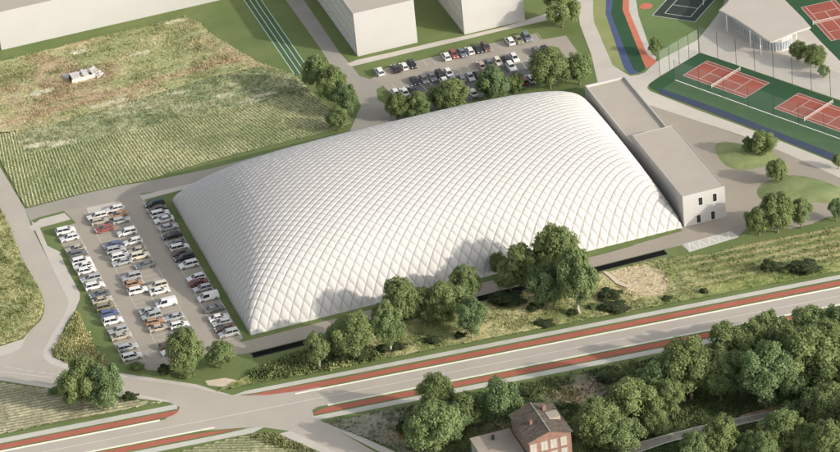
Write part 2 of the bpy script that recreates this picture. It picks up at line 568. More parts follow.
# parking lot beside the dome
sheet('parking_lot', px('66,226;76,223;64,211;87,206.5;119,199;140,193.5;148,204;163.5,203') + [(-2.3, -0.6)] + px('237,344;237,354.5;215,351;203,349;176,366;160,371;147,370;134,362') + [(-34.9, 1.0), (-35.0, 79)],
      0.038, M['lot'])
sheet('lot_pavement', px('28,228;40,219.5;64.5,213;71,219.5;40,228;33,231'), 0.055, M['pale_path'])
sheet('lot_pavement', px('86.6,208;119,201;125.5,207;121,211;88,214'), 0.055, M['pale_path'])
sheet('lot_pavement', px('140,195.5;190,184;215,176;222,180;178,191;142.5,200.5'), 0.055, M['pale_path'])
ln = []
for x, y0, y1 in ((-29.3, 0, 79), (-24.5, -3, 85), (-19.2, -2, 83), (-13.6, -1, 83), (-7.9, 0.5, 83), (-2.55, -0.3, 80)):
    ln.append(((x, y0), (x, y1)))
for k in range(31):
    y = 0.8 + 2.6 * k
    if y < 80: ln += [((-34.6, y), (-29.3, y)), ((-24.5, y), (-13.6, y)), ((-7.9, y), (-2.55, y))]
strips('parking_markings', ln, 0.048, M['faint_paint'], 0.13)

# upper parking lot
sheet('upper_parking_lot', px('359.7,76.3;370.5,79.3;386,68.3;460,50.8;536,33.8;541,40;566,35.5;572,44;578,52.5;570,63;562,76') + [(127.5, 95.5), (74, 95.5)] + px('376.5,90;383.6,86;372,80'), 0.037, M['lot'])
sheet('lot_island', px('376.5,89.4;383.6,85.8;396,100') + [(76, 95)] + px('378,100'), 0.052, M['lawn'])
sheet('lot_island', px('548,48.5;553,46.8;558.5,47.5;564,56;562,66;552,84;540,72'), 0.052, M['lawn'])
sheet('darker_lot_rows', [(74.6, 95.5), (127.3, 95.5), (127.3, 110.6), (98, 110.9), (77.2, 111.1), (76.2, 108)], 0.043, M['dark_asphalt'])  # darker sheet over the lower rows of the upper lot
ln = [((75.5, 126.2), (127.4, 126.2))]
for k in range(21):
    x = 75.4 + 2.6 * k
    ln += [((x, 121.4), (x, 126.2)), ((x, 106.2), (x, 116.0))]
    if k > 6: ln.append(((x, 96.4), (x, 101.2)))
ln.append(((75.4, 111.1), (127.4, 111.1)))
strips('parking_markings', ln, 0.05, M['faint_paint'], 0.13)

# front path, channel with its shade painted as a flat dark sheet, plaza
sheet('front_path', [(-14, 1.5), (-8, -1.0), (-2, -2.3), (40, -2.2), (100, -3.4), (118, -2.4), (128, -0.5), (128, -8.4), (60, -8.7), (-2, -8.4), (-9, -7.6), (-14, -4)], 0.033, M['plaza'])
ch = MB()
ch.box(-2.4, 115.3, -11.5, -11.3, -0.02, 0.10)
ch.box(-2.4, 115.3, -8.95, -8.80, -0.02, 0.10)
ch.box(-2.6, -2.4, -11.5, -8.8, -0.02, 0.10)
ch.box(115.3, 115.5, -11.5, -8.8, -0.02, 0.10)
ch = ch.build('channel_edging', M['dark_metal']); ch['kind'] = 'structure'
sheet('channel_shade_sheet', [(-2.4, -11.3), (115.3, -11.3), (115.3, -8.95), (-2.4, -8.95)], 0.03, M['painted_shade'])  # flat black sheet: the ditch's shade put into colour
sheet('footway', px('545,-80;573,-20;580,25;591,54;597.5,82;602,92;649,105;702,122.5;740,135;785,153;860,187;860,173;785,143;740,125.5;700,111;661,95.5;650,91;647,88;649,84;660,76;645,72.5;'
                    '638,75;630,76;620,70;612.5,65;594,22;593,12;593,0;590,-40'), 0.042, M['pale_path'])
sheet('service_plaza', px('597,82;602,92;649,105;702,122.5;747,138;785,153;860,187;860,211;830,216;812,224;790,229;748,227;738,236.5;690,252;681,245.5;640,255;630,240;660,150'), 0.030, M['plaza'])
sheet('plaza_marking_field', px('683,244;731,231;738.5,237;689,252'), 0.040, M['side_path'])
sheet('lawn_strip', [(60, -2.4), (60, 0.6), (123.6, 0.6), (123.6, -1.7), (104, -2.9)], 0.048, M['lawn'])
zz = []
q0, q1, q2, q3 = [np.array(p) for p in px('683,244;731,231;738.5,237;689,252')]
for k in range(5):
    a = q0 + (q1 - q0) * (k / 5); b = q0 + (q1 - q0) * ((k + 1) / 5)
    c = q3 + (q2 - q3) * ((k + .15) / 5); d = q3 + (q2 - q3) * ((k + 1) / 5); mid = q0 + (q1 - q0) * ((k + .6) / 5)
    zz += [(c, mid), (mid, d), (q3 + (q2 - q3) * (k / 5), d)]
strips('plaza_markings', zz, 0.05, M['white_paint'], 0.28)


# mounds of grass on the plaza
def mound(pts, h, seed):
    p = np.array(px(pts))
    c = p.mean(0)
    # smooth outline
    out = p
    for _ in range(3):
        nx = np.roll(out, -1, 0)
        out = np.stack([out * .75 + nx * .25, out * .25 + nx * .75], 1).reshape(-1, 2)
    n = len(out)
    rings = 12
    V, F = [], []
    for r in range(rings + 1):
        t = 1 - r / rings
        z = 0.04 + h * (1 - t ** 2) ** 1.0
        q = c + (out - c) * t
        for k in range(n):
            V.append((q[k, 0], q[k, 1], z + 0.12 * (1 - t) * (vnoise(q[k, 0], q[k, 1], 3.0, seed) - .5)))
    for r in range(rings):
        for k in range(n):
            F.append((r * n + k, r * n + (k + 1) % n, (r + 1) * n + (k + 1) % n, (r + 1) * n + k))
    o = obj('grass_mound', V, F, M['mound'], smooth=True)
    o['kind'] = 'structure'


mound('714,143;730,142;748,145;777,154;778,160;767,166;747,170.5;727,168;717,156', 1.0, 3)
mound('756,188;770,179.5;790,174;820,179;850,192;850,206;815,202;790,201;770,204;758,198', 1.1, 4)
sheet('lawn_path', px('800,203;830,209;860,204;860,214;828,217;806,211'), 0.045, M['plaza'])

# running lanes left of the upper lane
sheet('running_lanes', [(53.4, 135.0), (58.4, 135.0), (58.4, 240), (53.4, 240)], 0.02, M['court_green2'])
strips('running_lane_lines', [((x, 135.0), (x, 240)) for x in (53.5, 55.1, 56.7, 58.3)], 0.03, M['lane_paint'], 0.24)

# sports ground top right
sheet('sports_lawn', px('593,-60;593,12;594,22;612.5,65;620,70;630,76;638,75;645,72.5;655,62.5;697.5,40;709,26;720,11;740,-30;740,-60'), 0.020, M['court_lawn'])
sheet('pale_verge', px('600,-60;606,0;605.7,14;618,51;626,70;622,70.5;612.5,65;594,22;593,12;593,-60'), 0.030, M['pale_grass'])
sheet('running_strip', px('600,-60;606,0;605.7,14;618,51;624,68;630,74.5;640,72.5;634,70;626,52.5;611,14;613,0;611,-60'), 0.036, M['blue_strip'])
sheet('track_infield', px('611,-60;613,0;611,14;626,52.5;634,70;640,72.5;646,68.5;640,54;622.5,9.5;623,0;618,-60'), 0.033, M['court_green'])
sheet('running_strip', px('618,-60;623,0;622.5,9.5;640,54;646,68.5;652,66;657,61.5;647,54;629,11;629,0;626,-60'), 0.036, M['red_strip'])
sheet('gravel_strip', px('626,-60;629,0;629,11;647,54;655,61;656.5,57;652,54;638.5,15.5;636,0;633,-60'), 0.031, M['side_path'])
c = np.array(px('646,6.2')[0])
sheet('throwing_circle', [(c[0] + 2.0 * math.cos(t), c[1] + 2.0 * math.sin(t)) for t in np.linspace(0, 2 * math.pi, 40, endpoint=False)], 0.040, M['red_strip'])
c2 = np.array(px('642,5.8')[0])
sheet('throwing_circle_plate', [(c2[0] + .3 * math.cos(t), c2[1] + .3 * math.sin(t)) for t in np.linspace(0, 2 * math.pi, 16, endpoint=False)], 0.048, M['clay'])
bc = [np.array(p) for p in px('652.5,15.5;695,22')]
w_ = bc[1] - bc[0]
n_ = np.array([-w_[1], w_[0]]) / np.linalg.norm(w_)
if n_[1] < 0: n_ = -n_
L_ = 26.0
up1, up0 = bc[1] + n_ * L_, bc[0] + n_ * L_
sheet('ball_court', [bc[0], bc[1], up1, up0], 0.036, M['black_court'])
wl = np.linalg.norm(w_); e_ = w_ / wl


def bq(s, t):
    return bc[0] + e_ * s + n_ * t


strips('ball_court_lines', [(bq(0, 0), bq(wl, 0)), (bq(wl, 0), bq(wl, L_)), (bq(0, 0), bq(0, L_)), (bq(3, 2.4), bq(wl - 2.6, 2.4)), (bq(3, 2.4), bq(3, 24)), (bq(wl - 2.6, 2.4), bq(wl - 2.6, 24)),
                            (bq(3, 8.2), bq(wl - 2.6, 8.2))], 0.044, M['faint_paint'], 0.22)
sheet('clubhouse_plaza', px('655,62.5;697.5,40;709,26;720,11;740,-30;760,-80;900,-80;900,130;840,100;700,52.5;660,76;645,72.5'), 0.025, M['pale_path'])
sheet('tennis_ground', px('700,52.5;649,84;650,88;657,91.5;661,94;712,113;765,133;860,172;880,150;880,115'), 0.030, M['court_green'])
sheet('tennis_ground', px('675,80.5;661,90;670,91.5;721,109.5;765,127;860,164;860,146;767,113'), 0.036, M['court_green2'])
sheet('running_strip', px('657,87.5;661,94;712,113;765,133;860,172;860,164;765,127;721,109.5;670,91.5'), 0.040, M['slate_strip'])
strips('tennis_ground_edge', [(px('675,80')[0], px('767,113')[0]), (px('767,113')[0], px('880,153')[0])], 0.048, M['white_paint'], 0.34)
sheet('tennis_ground', px('781,-60;784,1.5;796,15;821,42;850,71;920,60;920,-60'), 0.031, M['court_green'])


def tennis(cx, cy, ang, label):
    u = np.array([math.cos(ang), math.sin(ang)]); v = np.array([-u[1], u[0]]); c = np.array([cx, cy])
    q = lambda a, b: c + u * a + v * b
    L, W = 23.77, 10.97
    sheet('tennis_court', [q(0, 0), q(L, 0), q(L, W), q(0, W)], 0.044, M['clay'])
    strips('tennis_court_lines', [(q(0, 0), q(L, 0)), (q(0, W), q(L, W)), (q(0, 0), q(0, W)), (q(L, 0), q(L, W)), (q(0, 1.37), q(L, 1.37)), (q(0, W - 1.37), q(L, W - 1.37)),
                                  (q(L / 2 - 6.4, 1.37), q(L / 2 - 6.4, W - 1.37)), (q(L / 2 + 6.4, 1.37), q(L / 2 + 6.4, W - 1.37)), (q(L / 2 - 6.4, W / 2), q(L / 2 + 6.4, W / 2))], 0.056, M['faint_paint'], 0.17)
    a = q(L / 2, -0.9)
    t = thing('tennis_net', label, 'tennis net', (a[0], a[1], 0.05), ang + math.pi / 2, 'tennis nets')
    n = MB()
    W2 = W + 1.8
    n.box(0, W2, -0.012, 0.012, 0.08, 0.92)
    n.build('net', M['net'], t)
    MB().box(0, W2, -0.02, 0.02, 0.95, 1.03).build('band', M['white_metal'], t)
    MB().tube((-0.07, 0, 0), (-0.07, 0, 1.25), .07, .06).build('post', M['white_metal'], t)
    MB().tube((W2 + .07, 0, 0), (W2 + .07, 0, 1.25), .07, .06).build('post', M['white_metal'], t)


def net_material(name, c, fac):
    mt = bpy.data.materials.new(name)
    mt.use_nodes = True
    t = mt.node_tree
    p = t.nodes['Principled BSDF']
    p.inputs['Base Color'].default_value = (*c, 1)
    p.inputs['Roughness'].default_value = 0.8
    tr = t.nodes.new('ShaderNodeBsdfTransparent')
    mx = t.nodes.new('ShaderNodeMixShader')
    # woven threads with open holes between them
    tc = t.nodes.new('ShaderNodeTexCoord')
    nz = t.nodes.new('ShaderNodeTexNoise')
    nz.inputs['Scale'].default_value = 40
    t.links.new(tc.outputs['Object'], nz.inputs['Vector'])
    mr = t.nodes.new('ShaderNodeMapRange')
    mr.inputs[1].default_value = 0.3; mr.inputs[2].default_value = 0.7
    mr.inputs[3].default_value = fac * .7; mr.inputs[4].default_value = fac * 1.3
    t.links.new(nz.outputs['Fac'], mr.inputs[0])
    t.links.new(mr.outputs[0], mx.inputs[0])
    t.links.new(tr.outputs[0], mx.inputs[1])
    t.links.new(p.outputs[0], mx.inputs[2])
    t.links.new(mx.outputs[0], t.nodes['Material Output'].inputs['Surface'])
    return mt


M['net'] = net_material('tennis_net_mesh', (0.55, 0.47, 0.40), 0.25)
M['fence_net'] = net_material('ball_net_mesh', (0.55, 0.60, 0.55), 0.15)
tennis(156.64, 80.97, -1.0858, 'pale net across the red court nearest the white service building')
tennis(172.85, 50.40, -1.0858, 'pale net across the red court at the right edge below the clubhouse')
tennis(204.1, 104.1, -1.588, 'pale net across the top right court beyond the clubhouse')

# ------------------------------------------------------------------ fields and meadows
DRY, STRAW, GRN, OLV, PALE = (0.48, 0.38, 0.23), (0.52, 0.475, 0.27), (0.28, 0.31, 0.14), (0.38, 0.40, 0.19), (0.64, 0.61, 0.45)
p_dry = px('-60,78;0,62.5;75,44;145,27.5;185,17.5;200,24;210,34;257,62.5;280,71;257,68;210,79;150,97;100,112;60,123;25,131;0,134;-30,140;-75,150')
ring_c = np.array(px('12,104')[0])


def dry_col(x, y):
    n = fbm(x, y, 16, 11)
    n2 = fbm(x + 0.6 * y, y * 3, 9, 21)
    east = np.clip((x + 20) / 45, 0, 1)
    c = lerp(DRY, STRAW, (n - .38) * 4 + .15) * .98
    c = c * (1 - .0) 
    g = np.clip((fbm(x, y, 11, 31) - .52 + .24 * east) * 4, 0, .85)[:, None]
    c = c * (1 - g) + np.array(OLV)[None] * g
    g2 = np.clip((n2 - .56) * 6, 0, .6)[:, None]
    c = c * (1 - g2) + np.array(GRN)[None] * g2
    # brown band along the crop edge
    py = np.interp(x, [-40, -20, 0, 30, 54], [143, 142.5, 141.5, 147, 139])
    band = np.exp(-((y - (141.5 + .095 * (x + 40)) - 4) / 2.0) ** 2)[:, None] * .75
    c = c * (1 - band) + np.array((0.52, 0.385, 0.25))[None] * band
    for (ax_, ay_, bx_, by_, wd_) in ((96, 107, 124, 101, 1.5), (74, 54, 88, 51, 1.4), (132, 56, 147, 53, 1.3), (34, 95, 50, 91, 1.5), (168, 24, 184, 21, 1.2)):
        a_, b_ = G(ax_, ay_), G(bx_, by_)
        dv = b_ - a_
        t_ = np.clip(((x - a_[0]) * dv[0] + (y - a_[1]) * dv[1]) / (dv[0] ** 2 + dv[1] ** 2), 0, 1)
        dd = np.hypot(x - a_[0] - t_ * dv[0], y - a_[1] - t_ * dv[1]) / wd_ + 1.4 * (fbm(x, y, 1.8, 35) - .5)
        k_ = np.clip(1.6 - 1.6 * dd, 0, .9)[:, None]
        c = c * (1 - k_) + np.array(PALE)[None] * k_ * 1.1
    d = np.hypot(x - ring_c[0], y - ring_c[1])
    r = (np.exp(-((d - 5.6) / .55) ** 2) * .8 + np.exp(-((d - 4.2) / .45) ** 2) * .5)[:, None]
    c = c * (1 - np.clip(r, 0, 1)) + np.array((0.52, 0.50, 0.27))[None] * np.clip(r, 0, 1)
    return c


relief('dry_field', p_dry, 0.5, lambda x, y: .35 * fbm(x, y, 2.2, 51, 3) + .3 * fbm(x, y * 2.0, 6, 52, 2), dry_col, M['field'])
scatter('field_grass', p_dry, 20000, 0.38, lambda x, y: dry_col(x, y) * .9, M['blades'], 3, base=0.35, dens=lambda x, y: np.clip((fbm(x, y, 7, 33) - .3) * 2.2, .1, 1))

p_crop = px('-25,138.5;0,134;25,131;60,123;100,112;150,97;210,79;257,68;280,71;292,74;312,92;330,106;352,124;335,130;307,137;210,161;145,181;122,185;87,192.5;26,208;12,182;0,160')
FC = np.array((-11.5, 309.0))


def rows(x, y):
    th = np.arctan2(x - FC[0], FC[1] - y)
    return th * 205.0


def crop_mask(x, y):
    """0 on the rough strip at the top, 1 where the rows show"""
    edge = 127.0 - .04 * (x + 40) + 5 * (fbm(x, y, 14, 61) - .5)
    left = np.clip((-30 - x) / 3, 0, 1)
    return np.clip(np.clip((edge - y) / 1.5, 0, 1) + left, 0, 1)


def crop_z(x, y):
    r = rows(x, y)
    w = .5 + .5 * np.cos(2 * np.pi * r)
    k = crop_mask(x, y)
    return k * (.30 * w ** 1.5 * (.55 + .9 * fbm(x, y, 1.1, 71, 2))) + (1 - k) * .5 * fbm(x, y, 1.3, 72, 3)


def crop_col(x, y):
    r = rows(x, y)
    w = .5 + .5 * np.cos(2 * np.pi * r)
    k = crop_mask(x, y)
    n = fbm(x, y, 18, 81)
    leaf = lerp((0.33, 0.37, 0.18), (0.53, 0.52, 0.30), (n - .36) * 3.6)
    soil = lerp((0.23, 0.25, 0.125), (0.34, 0.33, 0.185), n)
    a = (w > .42)[:, None] * 1.0
    c1 = leaf * a + soil * (1 - a)
    c2 = lerp((0.25, 0.29, 0.15), (0.42, 0.42, 0.25), (fbm(x, y, 6, 83) - .3) * 2.2)
    pl = np.clip((fbm(x * .35, y * 1.6, 7, 85) - .60) * 9, 0, .9)[:, None]
    c2 = c2 * (1 - pl) + np.array(PALE)[None] * pl
    return (c1 * k[:, None] + c2 * (1 - k[:, None])) * 1.14


relief('crop_field', p_crop, 0.16, crop_z, crop_col, M['field'])
scatter('crop_weeds', p_crop, 15000, 0.34, lambda x, y: crop_col(x, y) * .88, M['blades'], 5, base=0.3, dens=lambda x, y: 1.05 - crop_mask(x, y) * .8)

p_west = px('-90,170;-14,182;0,208;9,227;22,259.5;40,292;44,304;43,312;40.5,320;32,328;23,338.5;0,346;-90,362')


def west_col(x, y):
    c = lerp((0.30, 0.32, 0.14), (0.45, 0.42, 0.21), (fbm(x, y, 7, 91) - .35) * 3)
    g = np.clip((fbm(x, y, 4, 93) - .55) * 6, 0, .8)[:, None]
    return (c * (1 - g) + np.array((0.17, 0.2, 0.07))[None] * g) * 1.08


relief('west_meadow', p_west, 0.5, lambda x, y: .5 * fbm(x, y, 2.0, 53, 3), west_col, M['field'])
scatter('meadow_grass', p_west, 8000, 0.42, lambda x, y: west_col(x, y) * .85, M['blades'], 6, base=0.3)
p_corner = px('62,337;70,324;78,312;84,327;93,345;104,360;112,371;90,368;70,363.5;54,357;53,350')
relief('corner_meadow', p_corner, 0.5, lambda x, y: .45 * fbm(x, y, 2.0, 54, 3), lambda x, y: lerp((0.25, 0.26, 0.10), (0.56, 0.44, 0.23), (fbm(x, y, 6, 94) - .3) * 2.6), M['field'])
scatter('meadow_grass', p_corner, 1600, 0.55, lambda x, y: west_col(x, y), M['blades'], 8, base=0.25)
# stubble field left of the junction, below the access road
p_stub = px('-60,378;0,383;51,390;100,399;135,400.5;160,404') + rp([(-32, 12.6), (-50, 12.4), (-110, 12.2)])


def stub_col(x, y):
    w = .5 + .5 * np.cos(2 * np.pi * (y * .75 + .10 * x))
    n = fbm(x, y, 9, 95)
    c = lerp((0.33, 0.32, 0.20), (0.60, 0.55, 0.38), (n - .35) * 3)
    d = lerp((0.21, 0.21, 0.13), (0.33, 0.30, 0.18), n)
    a = np.clip(w * 1.6 * (.5 + fbm(x, y, 1.5, 97)) - .35, 0, 1)[:, None]
    return c * a + d * (1 - a)


relief('stubble_field', p_stub, 0.35, lambda x, y: .38 * (.5 + .5 * np.cos(2 * np.pi * (y * .75 + .1 * x))) * (.4 + fbm(x, y, 1.5, 55, 2)), stub_col, M['field'])
p_stub2 = px('120,475;180,452;222,441.5;258,434;276,435;318,453;345,468;330,480')
relief('stubble_field', p_stub2, 0.33, lambda x, y: .4 * (.5 + .5 * np.cos(2 * np.pi * (y * .8 + .35 * x))) * (.4 + fbm(x, y, 1.5, 56, 2)),
       lambda x, y: lerp((0.15, 0.18, 0.08), (0.46, 0.44, 0.27), (.5 + .5 * np.cos(2 * np.pi * (y * .8 + .35 * x))) * (.45 + .8 * fbm(x, y, 5, 57))), M['field'])
scatter('stubble_weeds', px('250,438;262,434.5;276,435.5;318,453;300,453;270,444'), 500, 0.8, lambda x, y: lerp((0.07, 0.10, 0.03), (0.3, 0.3, 0.13), fbm(x, y, 2, 58)), M['blades'], 9)

# meadow between the front path and the main road
p_front = [(-16, -23.0), (-2, -17.5), (8, -14.5), (30, -12.6), (70, -12.4), (100, -12.6), (118, -13.5), (126, -17)] + px('738,246;790,236;860,224;900,216') + rp([(205, 12.4), (160, 12.0), (100, 12.3), (60, 12.3), (20, 12.3), (2, 12.3), (-9, 12.6)])
tan_poly = px('606,273;630,268;648,265.5;663,276;668.6,289;665,296;640,296.5;621,284')


def front_col(x, y):
    n = fbm(x, y, 9, 101)
    c = lerp((0.165, 0.19, 0.075), (0.36, 0.33, 0.17), (n - .36) * 3.2)
    # brownish ploughed stripes to the east
    e = np.clip((x - 110) / 12, 0, 1)
    s = .5 + .5 * np.cos(2 * np.pi * (y * .30 + x * .022 + .7 * fbm(x, y, 30, 103)))
    s = s ** 1.6 * (.55 + .7 * fbm(x, y * 3, 8, 104))
    c2 = lerp((0.12, 0.14, 0.05), (0.29, 0.265, 0.135), s * .9 + (fbm(x, y, 5, 105) - .5))
    off = -(x) * math.sin(RA) + (y + 37.06) * math.cos(RA)
    c2 = c2 * np.clip((off - 15) / 4, 0, 1)[:, None] + lerp((0.14, 0.17, 0.055), (0.30, 0.30, 0.12), (n - .3) * 2.5) * (1 - np.clip((off - 15) / 4, 0, 1)[:, None])
    c = c * (1 - e[:, None]) + c2 * e[:, None]
    l = np.clip((14 - x) / 8, 0, 1)[:, None]
    c = c * (1 - l) + lerp((0.10, 0.13, 0.045), (0.27, 0.27, 0.11), (fbm(x, y, 3, 107) - .3) * 2.5) * l
    t = inside(tan_poly, x + 6 * (fbm(x, y, 4, 109) - .5), y + 5 * (fbm(x, y, 4, 110) - .5))[:, None]
    return np.where(t, lerp((0.52, 0.42, 0.26), (0.62, 0.52, 0.35), fbm(x, y, 2, 111)), c * 1.45)


relief('front_meadow', p_front, 0.4, lambda x, y: np.where(inside(tan_poly, x, y), .15 * fbm(x, y, 1, 112, 2), (.55 - .27 * np.clip((x - 105) / 15, 0, 1)) * fbm(x, y, 1.8, 113, 3)), front_col, M['field'])
scatter('meadow_grass', p_front, 15000, 0.42, lambda x, y: front_col(x, y) * .8, M['blades'], 11, base=0.3, dens=lambda x, y: np.where(inside(tan_poly, x, y), .05, np.clip((fbm(x, y, 5, 114) - .3) * 2.2, .08, 1) * (1 - .75 * np.clip((x - 105) / 12, 0, 1))))
p_shrubby = [(-6, -19), (4, -15.5), (16, -14), (24, -14.5)] + rp([(28, 13), (14, 13.2), (0, 13.2), (-6, 14.5)])
scatter('shrubby_cover', p_shrubby, 2600, 0.9, lambda x, y: lerp((0.08, 0.11, 0.04), (0.30, 0.33, 0.14), (fbm(x, y, 2.5, 115) - .25) * 1.8), M['blades'], 12, base=0.2)
sheet('sand_path', px('603,273;606,273;620,283;630,288;628,290;616,285'), 0.60, M['sand_path'])
sheet('sand_path', px('205,381;225,378;246,382;238,385;222,387;208,385.5'), 0.06, M['sand_path'])

# scrub south of the main road and under the wood
p_scrub = rp([(7, -12.4), (60, -12.4), (150, -12.2), (230, -12.2), (230, -75), (100, -95), (30, -90)]) + px('420,490;396,450')


def scrub_col(x, y):
    n = fbm(x, y, 8, 121)
    c = lerp((0.07, 0.10, 0.04), (0.19, 0.22, 0.095), (n - .3) * 2.4)
    w = np.clip((30 - x) / 10, 0, 1)[:, None]
    c = c * (1 - w) + lerp((0.17, 0.18, 0.12), (0.27, 0.27, 0.19), (fbm(x, y, 4, 123) - .3) * 2.2) * w
    for (qx, qy, rr, cc) in ((412, 431, 4.0, (0.44, 0.26, 0.15)), (588, 391, 5.0, (0.34, 0.28, 0.21)), (578, 399, 2.5, (0.58, 0.46, 0.29)), (564, 396, 3.2, (0.5, 0.42, 0.24)), (598, 404, 2.2, (0.55, 0.42, 0.27)),
                             (505, 424, 5, (0.24, 0.22, 0.12)), (374, 418, 7, (0.30, 0.29, 0.22))):
        g = G(qx, qy)
        d = np.hypot((x - g[0]) * .75, y - g[1]) / rr
        k = np.clip(1.5 - d - 1.2 * (fbm(x, y, 2.5, 125) - .5), 0, 1)[:, None]
        c = c * (1 - k) + np.array(cc)[None] * k
    return c


relief('scrub_ground', p_scrub, 0.6, lambda x, y: .6 * fbm(x, y, 2.2, 127, 3), scrub_col, M['field'])
scatter('scrub_cover', p_scrub, 34000, 0.62, lambda x, y: scrub_col(x, y) * .6 + lerp((0.04, 0.06, 0.022), (0.12, 0.15, 0.06), fbm(x, y, 3, 126)) * .6, M['blades'], 13, base=0.35, dens=lambda x, y: np.clip((fbm(x, y, 6, 128) - .34) * 3.4, .06, 1))
# gravel track through the wood at the bottom right
tk = px('600,468;630,448;665,438;700,429;740,420.5;775,413;812,403.5;860,388;860,393;812,409;775,419;740,427;700,436;665,445.5;632,457;605,475')
sheet('gravel_track', tk, 0.75, M['asphalt'])
e1 = px('600,468;630,448;665,438;700,429;740,420.5;775,413;812,403.5;860,388')
e2 = px('605,475;632,457;665,445.5;700,436;740,427;775,419;812,409;860,393')
strips('track_edging', list(zip(e1[:-1], e1[1:])) + list(zip(e2[:-1], e2[1:])), 0.80, M['side_path'], 0.55)
relief('track_verge', px('735,420;760,413;790,404;812,399;812,403;775,412;740,419.5'), 0.4, lambda x, y: .72 + .1 * fbm(x, y, 1, 129), lambda x, y: lerp((0.42, 0.27, 0.16), (0.60, 0.43, 0.28), fbm(x, y, 2, 130)), M['field'])


# ------------------------------------------------------------------ air dome
def dome():
    H, ax, bx, ay, W, D = 22.9, 3.1, 1.44, 1.92, 124.25, 79.4
    pn = 1.5

    def base(x, y):
        u = np.clip(np.abs((x - W / 2) / (W / 2)), 0, 1); v = np.clip(np.abs((y - D / 2) / (D / 2)), 0, 1)
        fx = np.maximum(1 - u ** ax, 1e-6) ** (1 / bx); fy = np.maximum(1 - v ** ay, 1e-6)
        return H * (fx ** -pn + fy ** -pn) ** (-1 / pn) * 2 ** (1 / pn)

    S_ = 2.95
    st = S_ / 16
    # seam spacing across the dome opens towards the long edges
    yf = np.linspace(0, D, 4000)
    wf_ = np.concatenate([[0], np.cumsum(np.diff(yf) / (.64 + .46 * np.abs((yf[1:] - D / 2) / (D / 2)) ** 3.5))])
    WT = wf_[-1]

    # grid lines fall on the seams; finer columns close to the steep ends
    def axis(L, e, sub):
        n0 = int(round(e / st))
        n1 = int(L / st)
        a = np.concatenate([np.arange(0, n0 * sub) * st / sub, np.arange(n0, n1 - n0) * st, (n1 - n0) * st + np.arange(0, n0 * sub + 1) * st / sub])
        return np.append(a[a < L - .02], L)

    X = axis(W, 4.0, 2)
    Yw = axis(WT, 3.0, 1)
    Y = np.interp(Yw, wf_, yf)
    Y[-1] = D
    x, y = np.meshgrid(X, Y, indexing='ij')
    z = base(x, y)
    h = 0.02
    xa, xb = np.clip(x - h, .004, W - .004), np.clip(x + h, .004, W - .004)
    ya, yb = np.clip(y - h, .004, D - .004), np.clip(y + h, .004, D - .004)
    gx = (base(xb, y) - base(xa, y)) / (xb - xa)
    gy = (base(x, yb) - base(x, ya)) / (yb - ya)
    N = np.stack([-gx, -gy, np.ones_like(gx)], -1)
    N /= np.linalg.norm(N, axis=-1, keepdims=True)
    w = np.broadcast_to(Yw[None, :], x.shape)
    p = (x + w) / S_; q = (x - w) / S_
    fp = np.abs(p - np.round(p)) * 2; fq = np.abs(q - np.round(q)) * 2
    # cushions: deep seams along one diagonal, shallower ones along the other, each cushion blown a little differently
    rv = np.random.default_rng(5).uniform(.9, 1.12, (400, 400))
    A = 0.25 * rv[np.round(p).astype(int) % 400, np.round(q).astype(int) % 400]
    b = A * (1 - fq ** 6) * (1 - .82 * fp ** 4.5) + .05 * (1 - fp ** 2) * (1 - fq ** 2)
    b = b * np.clip(z / 1.2, 0.5, 1)
    V = np.stack([x, y, z], -1) + N * b[..., None]
    V[..., 2] = np.maximum(V[..., 2], 0.0)
    nx, ny = x.shape
    i = np.arange(nx * ny).reshape(nx, ny)
    F = np.concatenate([np.stack([i[:-1, :-1], i[1:, :-1], i[1:, 1:]], -1).reshape(-1, 3), np.stack([i[:-1, :-1], i[1:, 1:], i[:-1, 1:]], -1).reshape(-1, 3)])
    V = V.reshape(-1, 3)
    # skirt down to the ground
    ring = np.concatenate([i[:, 0], i[-1, 1:], i[::-1, -1][1:], i[0, ::-1][1:-1]])
    n0 = len(V)
    sk = V[ring].copy()
    sk[:, 2] = -0.3
    V = np.concatenate([V, sk])
    k = np.arange(len(ring)); k2 = (k + 1) % len(ring)
    F2 = np.concatenate([np.stack([ring[k], n0 + k, n0 + k2], -1), np.stack([ring[k], n0 + k2, ring[k2]], -1)])
    o = np_mesh('air_dome', V, np.concatenate([F, F2]), M['membrane'], smooth=True)
    # steel cables lying in the seams
    cv, cf_ = [], []
    for fam in (0, 1):
        ks = range(0, int((W + WT) / S_) + 2) if fam == 0 else range(-int(WT / S_) - 1, int(W / S_) + 2)
        for k in ks:
            c_ = (k + .5) * S_
            ww = np.arange(.25, WT - .2, .25)
            yy = np.interp(ww, wf_, yf)
            xx = c_ - ww if fam == 0 else c_ + ww
            ok = (xx > .12) & (xx < W - .12)
            xx, yy = xx[ok], yy[ok]
            if len(xx) < 4: continue
            zz_ = base(xx, yy)
            gx_ = (base(xx + .02, yy) - base(xx - .02, yy)) / .04
            gy_ = (base(xx, yy + .02) - base(xx, yy - .02)) / .04
            n_v = np.stack([-gx_, -gy_, np.ones_like(gx_)], 1)
            n_v /= np.linalg.norm(n_v, axis=1, keepdims=True)
            p_ = np.stack([xx, yy, zz_], 1) + n_v * (.07 if fam == 1 else .19)
            tg = np.gradient(p_, axis=0)
            sd = np.cross(n_v, tg)
            sd /= np.linalg.norm(sd, axis=1, keepdims=True)
            wd = .045 if fam == 1 else .02
            i0 = sum(len(a) for a in cv)
            cv.append(np.stack([p_ + sd * wd, p_ - sd * wd], 1).reshape(-1, 3))
            j_ = i0 + 2 * np.arange(len(p_) - 1)
            cf_.append(np.stack([j_, j_ + 1, j_ + 3, j_ + 2], 1))
    np_mesh('cable_net', np.concatenate(cv), np.concatenate(cf_), M['cable'], o, smooth=True)
    tag(o, 'huge white inflated sports dome quilted in diamond cushions beside the parking lot', 'air dome')


dome()


